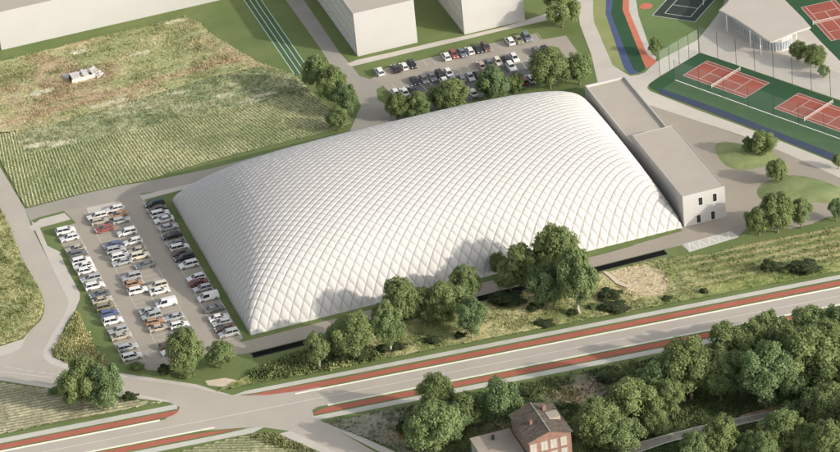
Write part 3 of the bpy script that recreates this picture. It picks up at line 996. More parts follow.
# ------------------------------------------------------------------ service building
def service_building():
    t = thing('service_building', 'long white building with two flat roof levels at the right end of the dome', 'building', (124.9, 0.0, 0))
    W = 12.4
    MB().box(0, W, 0.0, 38.3, 0, 9.55).build('wall', M['white_wall'], t)
    MB().box(0.18, W - 0.18, 0.18, 38.12, 9.55, 9.66).build('roof', M['flat_roof'], t)
    e = MB()
    e.box(0, W, 0, 0.16, 9.55, 9.74); e.box(0, W, 38.14, 38.3, 9.55, 9.74); e.box(0, 0.16, 0.16, 38.14, 9.55, 9.74); e.box(W - 0.16, W, 0.16, 38.14, 9.55, 9.74)
    e.build('roof_edge', M['white_wall'], t)
    MB().box(0.02, W - 0.02, 38.3, 77.2, 0, 5.9).build('wall', M['white_wall'], t)
    MB().box(0.4, W - 0.4, 38.3, 76.8, 5.9, 5.98).build('roof', M['flat_roof'], t)
    e = MB()
    e.box(0.02, 0.4, 38.3, 76.8, 5.9, 6.65); e.box(W - 0.4, W - 0.02, 38.3, 76.8, 5.9, 6.65); e.box(0.02, W - 0.02, 76.8, 77.2, 5.9, 6.65)
    e.build('parapet', M['white_wall'], t)
    for (x0, x1, z0, z1, k) in ((4.55, 5.75, 5.7, 8.1, 'window'), (8.8, 9.95, 5.8, 8.2, 'window'), (3.75, 4.9, 0.25, 2.75, 'door'), (8.0, 9.15, 0.25, 2.8, 'door')):
        f = MB()
        f.box(x0 - .1, x0, -0.05, 0.02, z0 - .1, z1 + .1); f.box(x1, x1 + .1, -0.05, 0.02, z0 - .1, z1 + .1)
        f.box(x0, x1, -0.05, 0.02, z1, z1 + .1); f.box(x0, x1, -0.05, 0.02, z0 - .1, z0)
        fr = f.build(k, M['white_metal'], t)
        MB().box(x0, x1, -0.018, 0.012, z0, z1).build('pane', M['glass'], fr)
        MB().box((x0 + x1) / 2 - .04, (x0 + x1) / 2 + .04, -0.04, -0.02, z0, z1).build('mullion', M['dark_metal'], fr)


service_building()


# ------------------------------------------------------------------ blocks behind
def block(label, x0, x1, y0, y1, h, side):
    t = thing('apartment_block' if side else 'warehouse', label, 'building', (x0, y0, 0))
    W, D = x1 - x0, y1 - y0
    MB().box(0, W, 0, D, 0, h).build('wall', M['white_wall'], t)
    MB().box(0.3, W - .3, 0.3, D - .3, h, h + .08).build('roof', M['flat_roof'], t)
    e = MB()
    e.box(0, W, 0, .3, h, h + .22); e.box(0, W, D - .3, D, h, h + .22); e.box(0, .3, .3, D - .3, h, h + .22); e.box(W - .3, W, .3, D - .3, h, h + .22)
    e.build('roof_edge', M['white_wall'], t)
    if side:
        n = int((h - 1.5) // 3.1)
        for k in range(n):
            z = 1.1 + 3.15 * k
            MB().box(-.09, -.003, 1.0, D - 1.0, z - .35, z + 1.75).build('facade_panel', M['panel_wall'], t)
            for j in range(int((D - 5) // 3.6)):
                y = 2.4 + 3.6 * j
                f = MB()
                f.box(-.14, -.092, y - .08, y, z, z + 1.5); f.box(-.14, -.092, y + 1.7, y + 1.78, z, z + 1.5); f.box(-.14, -.092, y - .08, y + 1.78, z + 1.5, z + 1.58); f.box(-.14, -.092, y - .08, y + 1.78, z - .08, z)
                fr = f.build('window', M['white_metal'], t)
                MB().box(-.12, -.094, y + .002, y + 1.698, z + .002, z + 1.498).build('pane', M['facade_glass'], fr)
    return t


M['facade_glass'] = mat('facade_glass', (0.50, 0.49, 0.46), (0.56, 0.55, 0.52), 0.5, 0.3, spec=0.5)
block('white flat roofed block standing alone above the left end of the upper parking rows', 74.0, 93.1, 137.5, 200, 14.3, True)
block('white flat roofed block behind the middle of the upper lot, cut by the top edge', 107.4, 126.9, 135.6, 198, 14.3, True)
wt = block('long low white warehouse with plain walls at the top left beyond the dry field', -23.3, 62, 193.2, 235, 12.6, False)
MB().box(-.12, -.004, 3.0, 6.4, 0.05, 3.6).build('gate', M['panel_wall'], wt)


# ------------------------------------------------------------------ clubhouse
def clubhouse():
    t = thing('clubhouse', 'white clubhouse with a sweeping pointed roof on slim columns beside the tennis courts', 'clubhouse', (0, 0, 0))
    zr = 5.8
    out = px('718.7,10;735,18.5;752,29.5;763,37.5;767.5,40.5;770.5,41.7;774,41.2;785,36.5;797,31.5;810.8,27;803,18;793,8;784,-1;776,-14;770,-40;748,-40;738,-16;732,-7;728.8,0;725,4.8', zr)
    c = np.mean(np.array(out), 0)
    ins = [tuple(c + (np.array(p) - c) * 0.985) for p in out]
    MB().prism(out, zr - .42, zr - .02).build('roof_edge', M['white_wall'], t)
    MB().prism(ins, zr - .015, zr + .05).build('roof', M['club_roof'], t)
    w = [(180.8, 100.5), (182.0, 94.5), (182.9, 90.0), (183.3, 87.0), (184.1, 84.6), (185.1, 82.7), (186.5, 81.5), (188.2, 81.0), (190.0, 81.3), (191.6, 82.3), (192.8, 84.0), (193.4, 86.0), (194, 96), (194.5, 122), (186, 124), (184, 108)]
    MB().prism(w, 0.0, 0.55).build('wall', M['white_wall'], t)
    cw = np.mean(np.array(w), 0)
    gl = [tuple(cw + (np.array(p) - cw) * 0.985) for p in w]
    MB().prism(gl, 0.55, 3.1).build('window_band', M['club_glass'], t)
    MB().prism(w, 3.1, zr - .43).build('wall', M['white_wall'], t)
    mu = MB()
    for i in range(len(w) - 1):
        a, b = np.array(w[i]), np.array(w[i + 1])
        n = max(1, int(np.linalg.norm(b - a) / .75))
        for k in range(n):
            q = a + (b - a) * k / n
            mu.tube((q[0], q[1], .5), (q[0], q[1], 3.2), .05, .05, 6)
    mu.build('mullions', M['white_metal'], t)
    for q in ('727.3,31.6', '739.5,27.5', '750.8,46.8', '761,54', '796.4,43'):
        g = px(q)[0]
        MB().tube((g[0], g[1], 0), (g[0], g[1], zr - .44), .2, .2, 10).build('column', M['white_metal'], t)


clubhouse()


# ------------------------------------------------------------------ ball fences and hoop
def fence(pts, h, label, n, thick=.075):
    t = thing('ball_fence', label, 'fence', (pts[0][0], pts[0][1], 0.03))
    o = np.array(pts[0])
    a = np.array(pts)
    seg = np.linalg.norm(np.diff(a, axis=0), axis=1)
    tot = np.concatenate([[0], np.cumsum(seg)])
    ps = [np.array([np.interp(s, tot, a[:, 0]), np.interp(s, tot, a[:, 1])]) - o for s in np.linspace(0, tot[-1], n)]
    for q in ps:
        MB().tube((q[0], q[1], 0), (q[0], q[1], h), thick, thick, 6).build('post', M['dark_metal'], t)
    v, f = [], []
    for k in range(n - 1):
        d = (ps[k + 1] - ps[k]) / np.linalg.norm(ps[k + 1] - ps[k])
        p0, p1 = ps[k] + d * .1, ps[k + 1] - d * .1
        b = len(v)
        v += [(*p0, .1), (*p1, .1), (*p1, h - .1), (*p0, h - .1)]
        f.append((b, b + 1, b + 2, b + 3))
    obj('netting', v, f, M['fence_net'], t)


fence(px('699.5,52.3;850,103.5'), 9.0, 'tall dark post fence with pale netting between the tennis courts and the clubhouse plaza', 9)
fence(px('660,75.5;698.8,52.6'), 8.0, 'short run of tall netted fence at the left end of the tennis courts', 5)
fence(px('675,80;767,113;850,143'), 6.8, 'tall netted fence on the white line along the lower side of the tennis courts', 8, .06)
hp = px('703.5,5')[0]
t = thing('basketball_hoop', 'white basketball hoop standing at the edge of the black ball court', 'basketball hoop', (hp[0], hp[1], 0.04), math.atan2(n_[1], n_[0]))
MB().tube((0, 0, 0), (0, 0, 3.4), .12, .1).tube((0, 0, 3.1), (-1.2, 0, 3.3), .08, .07).build('post', M['white_metal'], t)
MB().box(-1.28, -1.22, -.9, .9, 2.9, 4.0).build('backboard', M['white_metal'], t)
rg = MB()
for k in range(12):
    a, b = 2 * math.pi * k / 12, 2 * math.pi * (k + 1) / 12
    rg.tube((-1.55 + .23 * math.cos(a), .23 * math.sin(a), 3.05), (-1.55 + .23 * math.cos(b), .23 * math.sin(b), 3.05), .02, .02, 5)
rg.build('rim', M['red_strip'], t)


# ------------------------------------------------------------------ ruined shed on the dry field
def shed():
    g = G(72.5, 84.5)
    t = thing('ruined_shed', 'low pale ruined shed with a dark open end, surrounded by rubble on the dry field', 'shed', (g[0], g[1], 0.3), math.radians(4))
    MB().box(0, 7.4, 0, .25, 0, 1.3).box(0, 7.4, 3.2, 3.45, 0, 1.5).box(7.15, 7.4, .25, 3.2, 0, 1.2).build('wall', M['rubble'], t)
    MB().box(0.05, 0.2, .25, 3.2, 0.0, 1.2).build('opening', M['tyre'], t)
    r = random.Random(4)
    sl = MB()
    for k in (0, 1, 2, 4, 5, 7):
        x = .35 + k * .88
        z = 1.55 + r.uniform(-.1, .12)
        sl.add([(x, -.15, z - .15), (x + .84, -.15, z - .1), (x + .84, 3.6, z + .12), (x, 3.6, z + .08), (x, -.15, z - .03), (x + .84, -.15, z + .02), (x + .84, 3.6, z + .24), (x, 3.6, z + .2)],
               [(3, 2, 1, 0), (4, 5, 6, 7), (0, 1, 5, 4), (1, 2, 6, 5), (2, 3, 7, 6), (3, 0, 4, 7)])
    sl.build('roof', M['rubble'], t)
    rb = MB()
    for k in range(80):
        x, y = (r.uniform(-1.4, 9.2), r.uniform(3.7, 6.4)) if r.random() < .65 else (r.uniform(7.6, 10), r.uniform(-.8, 5))
        s = r.uniform(.15, .5)
        rb.box(x - s, x + s * r.uniform(.5, 1), y - s, y + s, -.1, s * r.uniform(.5, 1.2))
    rb.build('rubble', M['rubble'], t, bevel=.04)['kind'] = 'stuff'


shed()


# ------------------------------------------------------------------ brick house at the bottom edge
def brick_material():
    mt = bpy.data.materials.new('old_brick')
    mt.use_nodes = True
    t = mt.node_tree
    p = t.nodes['Principled BSDF']
    p.inputs['Roughness'].default_value = .9
    tc = t.nodes.new('ShaderNodeTexCoord')
    mp = t.nodes.new('ShaderNodeMapping')
    mp.inputs['Rotation'].default_value = (math.radians(90), 0, 0)
    b = t.nodes.new('ShaderNodeTexBrick')
    b.inputs['Scale'].default_value = 1.6
    b.inputs['Color1'].default_value = (0.29, 0.115, 0.078, 1); b.inputs['Color2'].default_value = (0.43, 0.19, 0.13, 1); b.inputs['Mortar'].default_value = (0.44, 0.36, 0.30, 1)
    b.inputs['Mortar Size'].default_value = .03
    nz = t.nodes.new('ShaderNodeTexNoise'); nz.inputs['Scale'].default_value = .8
    mx = t.nodes.new('ShaderNodeMix'); mx.data_type = 'RGBA'; mx.blend_type = 'MULTIPLY'
    mx.inputs[0].default_value = .6
    t.links.new(tc.outputs['Object'], mp.inputs[0]); t.links.new(mp.outputs[0], b.inputs['Vector'])
    t.links.new(tc.outputs['Object'], nz.inputs['Vector'])
    t.links.new(b.outputs['Color'], mx.inputs[6]); t.links.new(nz.outputs['Fac'], mx.inputs[7])
    t.links.new(mx.outputs[2], p.inputs['Base Color'])
    return mt


def roof_material():
    mt = mat('old_roof_tiles', (0.055, 0.045, 0.037), (0.21, 0.175, 0.14), 1.1, .9, .06, 3, fine=.25, stretch=(.35, 3.0, 1))
    return mt


def house():
    ez, rz_ = 9.5, 11.3
    a = G(528.5, 442, ez); b = G(571, 432, ez)
    W = b[0] - a[0]
    far = G(535, 404, rz_); near = G(550.5, 432, rz_)
    D = 13.5
    x0, y0 = a[0], (a[1] + b[1]) / 2
    t = thing('brick_house', 'old red brick house with pale windows and a weathered dark gable roof', 'house', (x0, y0, 0), 0)
    br, rt = brick_material(), roof_material()
    xm = W / 2
    w = MB()
    w.add([(0, 0, 0), (W, 0, 0), (W, 0, ez), (xm, 0, rz_), (0, 0, ez), (0, D, 0), (W, D, 0), (W, D, ez), (xm, D, rz_), (0, D, ez)],
          [(0, 1, 2, 3, 4), (9, 8, 7, 6, 5), (0, 4, 9, 5), (1, 6, 7, 2)])
    w.build('wall', br, t)
    th = .18
    sl = (rz_ - ez) / xm
    ov = .45

    def slope(sx):
        n = 14
        mb = MB()
        for k in range(n):
            f0, f1 = k / n, (k + 1) / n
            xa, xb = xm + sx * (xm + ov) * f0, xm + sx * (xm + ov) * f1
            za, zb = rz_ + .05 - sl * (xm + ov) * f0, rz_ + .05 - sl * (xm + ov) * f1
            up = .05
            mb.add([(xa, -ov, za), (xb, -ov, zb + up), (xb, D + ov, zb + up), (xa, D + ov, za), (xa, -ov, za + th), (xb, -ov, zb + th + up), (xb, D + ov, zb + th + up), (xa, D + ov, za + th)],
                   [(3, 2, 1, 0), (4, 5, 6, 7), (0, 1, 5, 4), (1, 2, 6, 5), (2, 3, 7, 6), (3, 0, 4, 7)])
        return mb
    rf = slope(-1).build('roof', rt, t)
    rg_ = slope(1).build('roof', rt, t)
    MB().tube((xm, -ov, rz_ + .22), (xm, D + ov, rz_ + .22), .14, .14, 8).build('ridge_tiles', M['old_trim'], t)
    MB().box(W * .66, W * .66 + .9, D * .72, D * .72 + .9, ez - .2, rz_ + 1.1).build('chimney', br, rg_)
    MB().box(W * .22, W * .22 + .7, D * .42, D * .42 + .7, ez + .1, rz_ + .5).build('chimney', br, rf)
    MB().box(W * .68, W * .95, D * .42, D * .66, ez + .15, rz_ - .25).build('dormer', M['annex_roof'], t)
    # windows of the gable front
    for r_, z in ((0, 6.1), (1, 2.7)):
        for x, wd in ((W * .10, 1.6), (W * .36, 1.7), (W * .58, 1.6), (W * .82, 1.5)):
            f = MB()
            f.box(x - wd / 2 - .12, x + wd / 2 + .12, -.1, -.003, z - .14, z); f.box(x - wd / 2 - .12, x + wd / 2 + .12, -.1, -.003, z + 2.4, z + 2.55)
            f.box(x - wd / 2 - .12, x - wd / 2, -.1, -.003, z, z + 2.4); f.box(x + wd / 2, x + wd / 2 + .12, -.1, -.003, z, z + 2.4)
            f.box(x - .05, x + .05, -.09, -.04, z, z + 2.4); f.box(x - wd / 2, x - .05, -.09, -.04, z + 1.5, z + 1.6); f.box(x + .05, x + wd / 2, -.09, -.04, z + 1.5, z + 1.6)
            fr = f.build('window', M['old_trim'], t)
            MB().box(x - wd / 2, x + wd / 2, -.035, -.005, z, z + 2.4).build('pane', M['pale_pane'], fr)
    for k in range(4):
        y = 2.0 + 3.1 * k
        f = MB()
        f.box(W + .003, W + .1, y - .1, y + 1.5, 5.9, 6.02); f.box(W + .003, W + .1, y - .1, y, 6.02, 8.2); f.box(W + .003, W + .1, y + 1.4, y + 1.5, 6.02, 8.2); f.box(W + .003, W + .1, y - .1, y + 1.5, 8.2, 8.3)
        fr = f.build('window', M['white_metal'], t)
        MB().box(W + .003, W + .03, y, y + 1.4, 6.02, 8.2).build('pane', M['pale_pane'], fr)
    # low annex
    ga = G(470.5, 438.5, 5.0)
    ax0 = ga[0]
    t2 = thing('annex_building', 'low flat roofed annex with pale roof against the left side of the brick house', 'building', (ax0, y0 - 6, 0))
    AW = x0 - ax0 - .5
    AD = ga[1] - (y0 - 6)
    MB().box(0, AW, 0, AD, 0, 4.75).build('wall', M['panel_wall'], t2)
    MB().box(-.2, AW + .2, -.2, AD + .2, 4.75, 5.0).build('roof', M['annex_roof'], t2)
    MB().box(AW * .46, AW * .46 + .55, AD - 3.2, AD - 2.6, 5.0, 6.0).build('chimney', M['dark_metal'], t2)
    MB().box(AW * .50, AW * .50 + .5, AD - 2.4, AD - 1.9, 5.0, 5.7).build('chimney', M['dark_metal'], t2)


M['old_trim'] = mat('old_trim', (0.36, 0.32, 0.27), (0.46, 0.42, 0.36), 1.0, 0.85)
M['pale_pane'] = mat('pale_window_pane', (0.44, 0.41, 0.36), (0.54, 0.51, 0.45), .9, .35, spec=.4)
M['annex_roof'] = mat('annex_roof', (0.36, 0.31, 0.255), (0.43, 0.37, 0.305), .3, .9, .02, 3, fine=.06)
house()


# ------------------------------------------------------------------ trees and bushes
def crown_mesh(name, seed, shape='round', n_clumps=30, leaves=4600, dark=False, size=.085):
    """unit crown: radius 1, height from 0 to 2 around the middle, made of many leaf sized faces in clumps"""
    r = np.random.default_rng(seed)
    C, RR = [], []
    for k in range(n_clumps):
        for _ in range(60):
            p = r.uniform(-1, 1, 3)
            d = np.linalg.norm(p)
            if shape == 'tall':
                ok = (p[0] ** 2 + p[1] ** 2) / (0.75 * (1.05 - .55 * p[2]) ** 2 + .02) + p[2] ** 2 < .85
            else:
                ok = .42 < d < .86
            if ok: break
        C.append(p * np.array([1, 1, .95])); RR.append(r.uniform(.15, .31))
    C.append(np.zeros(3)); RR.append(.60)
    C, RR = np.array(C), np.array(RR)
    w = RR ** 2
    ci = r.choice(len(C), leaves, p=w / w.sum())
    d = r.normal(size=(leaves, 3))
    d /= np.linalg.norm(d, axis=1, keepdims=True)
    d[:, 2] = np.where(d[:, 2] < -.5, -d[:, 2], d[:, 2])
    rad = RR[ci] * r.uniform(.45, 1.16, leaves)
    p = C[ci] + d * rad[:, None]
    # lift so the crown's middle sits at z=1, flatten the underside
    p[:, 2] = np.where(p[:, 2] < -.85, -.85 + (p[:, 2] + .85) * .3, p[:, 2])
    nrm = d + r.normal(0, .58, (leaves, 3)) + np.array([0, 0, .15]) + p * .4
    nrm /= np.linalg.norm(nrm, axis=1, keepdims=True)
    t = np.cross(nrm, r.normal(size=(leaves, 3)))
    t /= np.linalg.norm(t, axis=1, keepdims=True)
    b = np.cross(nrm, t)
    s = size * r.uniform(.6, 1.35, (leaves, 1))
    p[:, 2] += 1
    droop = nrm * s * .35
    V = np.stack([p + t * s, p + b * s * .7 - droop, p - t * s, p - b * s * .7 - droop], 1).reshape(-1, 3)
    F = np.arange(leaves * 4).reshape(-1, 4)
    ctone = r.uniform(0, 1, len(C))
    tn = np.clip(ctone[ci] * .65 + r.uniform(0, 1, leaves) * .35, 0, 1)
    if dark:
        col = lerp((0.062, 0.088, 0.042), (0.135, 0.165, 0.078), tn)
    else:
        kindtone = [(.98, 1.04, 1.0), (1.08, 1.10, 1.02), (.86, .97, 1.0), (1.04, 1.06, 1.02), (.99, 1.0, .92)][seed % 5]
        col = lerp((0.206, 0.264, 0.115), (0.338, 0.390, 0.180), tn) * np.array(kindtone)
    me_o = np_mesh(name, V, F, M['leaf'], col=np.repeat(col, 4, 0))
    me = me_o.data
    bpy.data.objects.remove(me_o)
    return me


CROWNS = {'round': [crown_mesh('crown_leaves', 200 + k, 'round', 60 + 5 * k, 14000, False, .047) for k in range(5)],
          'tall': [crown_mesh('crown_leaves', 300 + k, 'tall', 56, 10000, False, .052) for k in range(2)],
          'dark': [crown_mesh('bush_leaves', 400 + k, 'round', 22, 4000, True, .095) for k in range(2)],
          'bush': [crown_mesh('bush_leaves', 500 + k, 'round', 22, 4000, False, .095) for k in range(2)]}


def trunk_mesh(seed):
    r = random.Random(seed)
    mb = MB()
    p = Vector((0, 0, -.15))
    pts = [p]
    for k in range(4):
        p = p + Vector((r.uniform(-.04, .04), r.uniform(-.04, .04), .28))
        pts.append(p)
    rad = [.040, .032, .026, .020, .010]
    for a, b, r0, r1 in zip(pts[:-1], pts[1:], rad[:-1], rad[1:]):
        mb.tube(a, b, r0, r1, 7)
    for k in range(7):
        b = pts[2] + (pts[3] - pts[2]) * r.uniform(-.6, 1.2)
        an = r.uniform(0, 6.28)
        e = b + Vector((math.cos(an) * .24, math.sin(an) * .24, r.uniform(.12, .3)))
        mb.tube(b, e, .014, .005, 5)
    o = mb.build('trunk', M['bark'])
    me = o.data
    bpy.data.objects.remove(o)
    return me


TRUNKS = [trunk_mesh(k) for k in range(3)]
TR_COUNT = [0]


def tree(bx, by, top, rpx, label, kind='round', group=None, pale=False, cx=None):
    """bx,by: foot in the photograph; top: image row of the crown's top; rpx crown radius in pixels"""
    k = TR_COUNT[0]
    TR_COUNT[0] += 1
    if group == gW: rpx *= 1.12
    g = G(bx, by)
    h = height_at((bx, by), top)
    sc = 3.02 + (by - 20) * .0012
    rad = rpx / (sc + .25) * 1.2
    r = random.Random(900 + k)
    t = thing('tree', label, 'tree', (g[0], g[1], 0), r.uniform(0, 6.28), group)
    ch = min(h * .97, max(rad * 2.3, h * .88))
    cr = bpy.data.objects.new('crown', CROWNS[kind][k % len(CROWNS[kind])])
    put(cr, t)
    cr.scale = (rad * r.uniform(.97, 1.1), rad * r.uniform(.97, 1.1), ch / 2 * 1.04)
    cr.location = (0, 0, h - ch)
    tr = bpy.data.objects.new('trunk', TRUNKS[k % 3])
    put(tr, t)
    s = h - ch * .25
    tr.scale = (s * .95, s * .95, s)
    tr.location = (0, 0, 0.0)
    if pale:
        tr.material_slots[0].link = 'OBJECT'
        tr.material_slots[0].material = M['pale_bark']
    return t


def bush(bx, by, w, h, label, dark=True, d=None, group=None):
    k = TR_COUNT[0]
    TR_COUNT[0] += 1
    g = G(bx, by)
    o = bpy.data.objects.new('bush', CROWNS['dark' if dark else 'bush'][k % 2])
    put(o)
    o.location = (g[0], g[1], -h * .12)
    o.scale = (w, d or w * .7, h * .55)
    o.rotation_euler = (0, 0, RA + random.uniform(-.15, .15))
    tag(o, label, 'bush', group)


gN, gU, gC, gF, gW = 'trees beside the field lane', 'trees between the dome and the upper lot', 'trees around the plaza and courts', 'trees between the dome and the main road', 'trees of the wood at the bottom right'
tree(319, 94, 57, 13, 'bushy tree at the lower end of the running lanes, farthest of the lane row', group=gN)
tree(335, 108, 70, 14, 'broad tree in the middle of the row beside the field lane', group=gN)
tree(348, 117, 85, 11, 'lowest big tree of the row beside the field lane, touching the asphalt', group=gN)
tree(338, 131, 109, 10, 'small rounded tree alone at the field edge just above the dome', group=gN)
tree(398, 121, 95, 10, 'dark tree at the left end of the row behind the dome', group=gU)
tree(418, 119, 93, 13, 'tree second from the left in the row behind the dome', group=gU)
tree(452, 112, 80, 16, 'wide bright tree behind the dome in front of the dark parked cars', group=gU)
tree(494, 101, 67, 15, 'wide round tree behind the middle of the dome ridge, beside a small tree', group=gU)
tree(517, 93, 73, 7, 'small slim tree between two wide trees behind the dome', group=gU)
tree(551, 89, 51, 17, 'largest tree behind the dome at the right end of the upper parking rows', group=gU)
tree(579, 85, 49, 12, 'pointed tree next to the pale footway at the dome corner', 'tall', group=gU)
tree(563, 27, -8, 15, 'tree with a visible trunk on the lawn right of the second white block', group=gU)
tree(656, 55, 35, 6, 'small thin tree on the sports lawn left of the tennis fence', 'tall', group=gC)
tree(799, 62, 42, 8, 'leftmost of the three small trees in front of the clubhouse', group=gC)
tree(816, 68, 47, 10, 'widest of the three small trees in front of the clubhouse', group=gC)
tree(824, 78, 65, 5, 'lowest and smallest of the three trees in front of the clubhouse', group=gC)
tree(765, 156, 132, 10, 'airy tree on the upper grass mound beside the footway', group=gC)
tree(749, 153, 137, 5.5, 'small round tree left of the airy tree on the upper mound', group=gC)
tree(777, 183, 160, 9.5, 'single tree at the left tip of the lower grass mound', group=gC)
tree(777, 233, 195, 15, 'largest tree of the clump right of the service building', group=gC)
tree(801, 228, 199, 10, 'right hand tree of the clump beside the service building', group=gC)
tree(759, 236, 207, 11, 'darker left hand tree of the clump beside the service building', group=gC)
tree(837, 221, 199, 7, 'small tree at the right edge of the photo below the mounds', group=gC)
tree(838, 169, 154, 5, 'tiny tree at the right edge beside the footway', group=gC)
tree(557, 288, 228, 20, 'tallest tree standing against the dome wall', 'round', gF)
tree(580, 314, 249, 18, 'tall tree at the right end of the front group, nearest the sandy patch', 'round', gF, True)
tree(527, 292, 247, 16, 'wide tree left of the tallest tree against the dome', 'round', gF)
tree(547, 310, 265, 16, 'low spreading tree below the tallest tree by the dome', 'round', gF)
tree(511, 294, 262, 12, 'pale green tree at the left side of the big right group by the dome', 'round', gF)
tree(500, 274, 254, 8, 'small dark round tree close against the dome wall', 'round', gF)
tree(467, 302, 267, 13, 'tree at the top of the middle front group by the dome', 'round', gF)
tree(449, 323, 283, 17, 'widest tree in the middle of the front group', 'round', gF)
tree(473, 338, 299, 14, 'pale trunked tree at the right foot of the middle front group', 'round', gF, True)
tree(428, 322, 288, 14, 'tree between the two widest crowns of the front group', 'round', gF)
tree(402, 325, 280, 17, 'broad tree at the left end of the middle front group', 'round', gF)
tree(389, 352, 303, 14, 'leaning tree with pale trunk beside the dark bushes at the road', 'round', gF, True)
tree(355, 361, 314, 17, 'broad light green tree near the road, third from the left in front', 'round', gF, True)
tree(336, 358, 328, 11, 'dark tree squeezed between two lighter trees near the road', 'round', gF)
tree(321, 368, 333, 11, 'leftmost light green tree of the front row by the road', 'round', gF, True)
tree(188, 376, 333, 17, 'big tree over the bottom end of the parking rows', group='trees at the foot of the parking lot')
tree(222, 368, 341, 12, 'smaller round tree at the corner of the lot and front path', group='trees at the foot of the parking lot')
tree(84, 407, 362, 17.5, 'left hand tree of the pair beside the access road junction', group='trees at the junction')
tree(108, 409, 365, 17.5, 'right hand tree of the pair beside the access road junction', group='trees at the junction')
tree(74, 410, 378, 10, 'low tree on the left flank of the pair at the junction', group='trees at the junction')
# bottom middle and the wood
tree(440, 420, 378, 14, 'tree nearest the footpath in the clump left of the brick house', group=gW)
tree(436, 452, 402, 20, 'largest tree of the clump left of the brick house', group=gW)
tree(466, 430, 393, 14, 'tree at the right side of the clump left of the brick house', group=gW)
tree(504, 431, 379, 16, 'tall pale tree directly behind the brick house', group=gW, pale=True)
tree(483, 426, 395, 10, 'small tree between the clump and the tall tree behind the house', group=gW)
tree(600, 447, 402, 17, 'dark low tree directly right of the brick house', group=gW)
tree(622, 453, 418, 16, 'low tree at the bottom edge right of the brick house', group=gW)
tree(636, 428, 381, 19, 'round dome shaped tree at the left side of the wood', group=gW)
tree(661, 406, 361, 17, 'upright tree at the left edge of the wood near the footpath', group=gW)
tree(655, 437, 409, 10, 'yellowish small tree at the foot of the wood beside the gravel track', group=gW)
tree(692, 401, 342, 20, 'large tree at the left of the wood touching the footpath', group=gW)
tree(720, 402, 352, 14, 'smaller tree right of the large tree at the left of the wood', group=gW)
tree(732, 377, 325, 16, 'left end tree of the roadside row below the cycle path in the wood', group=gW)
tree(768, 411, 343, 20, 'large full tree in the middle of the wood above the gravel track', group=gW)
tree(773, 362, 314, 14, 'tree beside the cycle path in the middle of the roadside row', group=gW)
tree(793, 376, 329, 15, 'tree between the roadside row and the biggest crown of the wood', group=gW)
tree(809, 356, 308, 20, 'broad dark tree at the right of the roadside row', group=gW)
tree(816, 398, 333, 25, 'biggest crown of the wood, at the right above the gravel track', group=gW)
tree(841, 357, 306, 14, 'tree cut by the right edge beside the cycle path', group=gW)
tree(842, 392, 345, 16, 'tree cut by the right edge behind the biggest crown', group=gW)
tree(722, 460, 420, 14, 'round tree below the gravel track in the middle', group=gW)
tree(699, 466, 432, 13, 'low tree at the bottom edge left of the round tree below the track', group=gW)
tree(783, 453, 411, 16, 'wide tree below the gravel track right of the gap', group=gW)
tree(792, 431, 402, 11, 'small tree beside the gravel track above the wide tree', group=gW)
tree(827, 430, 385, 19, 'large tree at the right edge below the gravel track end', group=gW)
tree(832, 468, 424, 17, 'tree in the bottom right corner of the photo', group=gW)
tree(750, 461, 433, 9, 'small tree at the bottom edge between the round and the wide tree', group=gW)
tree(807, 459, 427, 11, 'small tree at the bottom edge left of the corner tree', group=gW)
for (bx_, by_, tp, rr) in ((870, 365, 312, 18), (880, 420, 360, 20), (862, 450, 400, 18)):
    tree(bx_, by_, tp, rr, ('upper', 'middle', 'lower')[[312, 360, 400].index(tp)] + ' tree of the wood just outside the right edge', group=gW)

for bx_, by_, tp, rr, lb in ((676, 392, 352, 13, 'tree filling the gap between the upright and the large tree of the wood'),
                           (742, 398, 352, 14, 'tree in the shade between the large tree and the full middle tree of the wood'),
                           (790, 408, 358, 15, 'tree wedged between the full middle tree and biggest crown of the wood'),
                           (752, 368, 322, 13, 'second tree from the left end of the roadside row of the wood'),
                           (829, 372, 322, 15, 'tree just behind the right end of the roadside row of the wood'),
                           (612, 430, 396, 13, 'tree between the dark low tree and the round tree right of the house'),
                           (672, 420, 380, 12, 'low tree under the upright tree at the left edge of the wood'),
                           (455, 440, 405, 13, 'tree at the lower right of the clump left of the brick house'),
                           (418, 446, 412, 10, 'small tree at the lower left of the clump left of the brick house'),
                           (842, 432, 392, 14, 'tree cut by the right edge just below the gravel track end'),
                           (765, 466, 432, 12, 'tree at the bottom edge under the wide tree below the track')):
    tree(bx_, by_, tp, rr, lb, group=gW)

gB = 'bushes along the main road'
bush(384, 352, 2.4, 2.6, 'dark bush under the leaning tree by the road, left of a second dark bush', group=gB)
bush(398, 350, 2.6, 2.4, 'dark bush right of the leaning pale trunked tree', group=gB)
bush(357, 358, 4.2, 2.6, 'dark low bush behind the broad light green tree near the road', group=gB)
bush(338, 362, 2.6, 2.2, 'dark bush at the foot of the dark squeezed tree near the road', group=gB)
bush(433, 343, 2.6, 2.2, 'lone dark bush on dry grass below the middle front group', group=gB)
bush(460, 338, 2.0, 1.8, 'small dark bush left of the pale trunk of the middle front group', group=gB)
bush(508, 303, 6.0, 3.4, 'dark wide bush in the shade under the big right group by the dome', group=gB)
bush(535, 310, 3.0, 2.0, 'dark low bush under the spreading tree by the dome', group=gB)
bush(545, 325, 3.4, 1.4, 'flat dark bush beside the grass verge below the spreading tree', group=gB)
bush(573, 315, 2.2, 1.8, 'dark bush at the foot of the tall tree near the sandy patch', group=gB)
bush(594, 309, 2.2, 1.8, 'small olive bush just right of the tall tree near the sandy patch', False, group=gB)
bush(609, 299, 4.0, 3.2, 'large dark bush left of the sandy patch', group=gB)
bush(615, 310, 5.0, 2.4, 'long dark hedge bush below the large dark bush by the sandy patch', group=gB)
bush(667, 300, 1.9, 1.3, 'small dark bush at the lower edge of the sandy patch', group=gB)
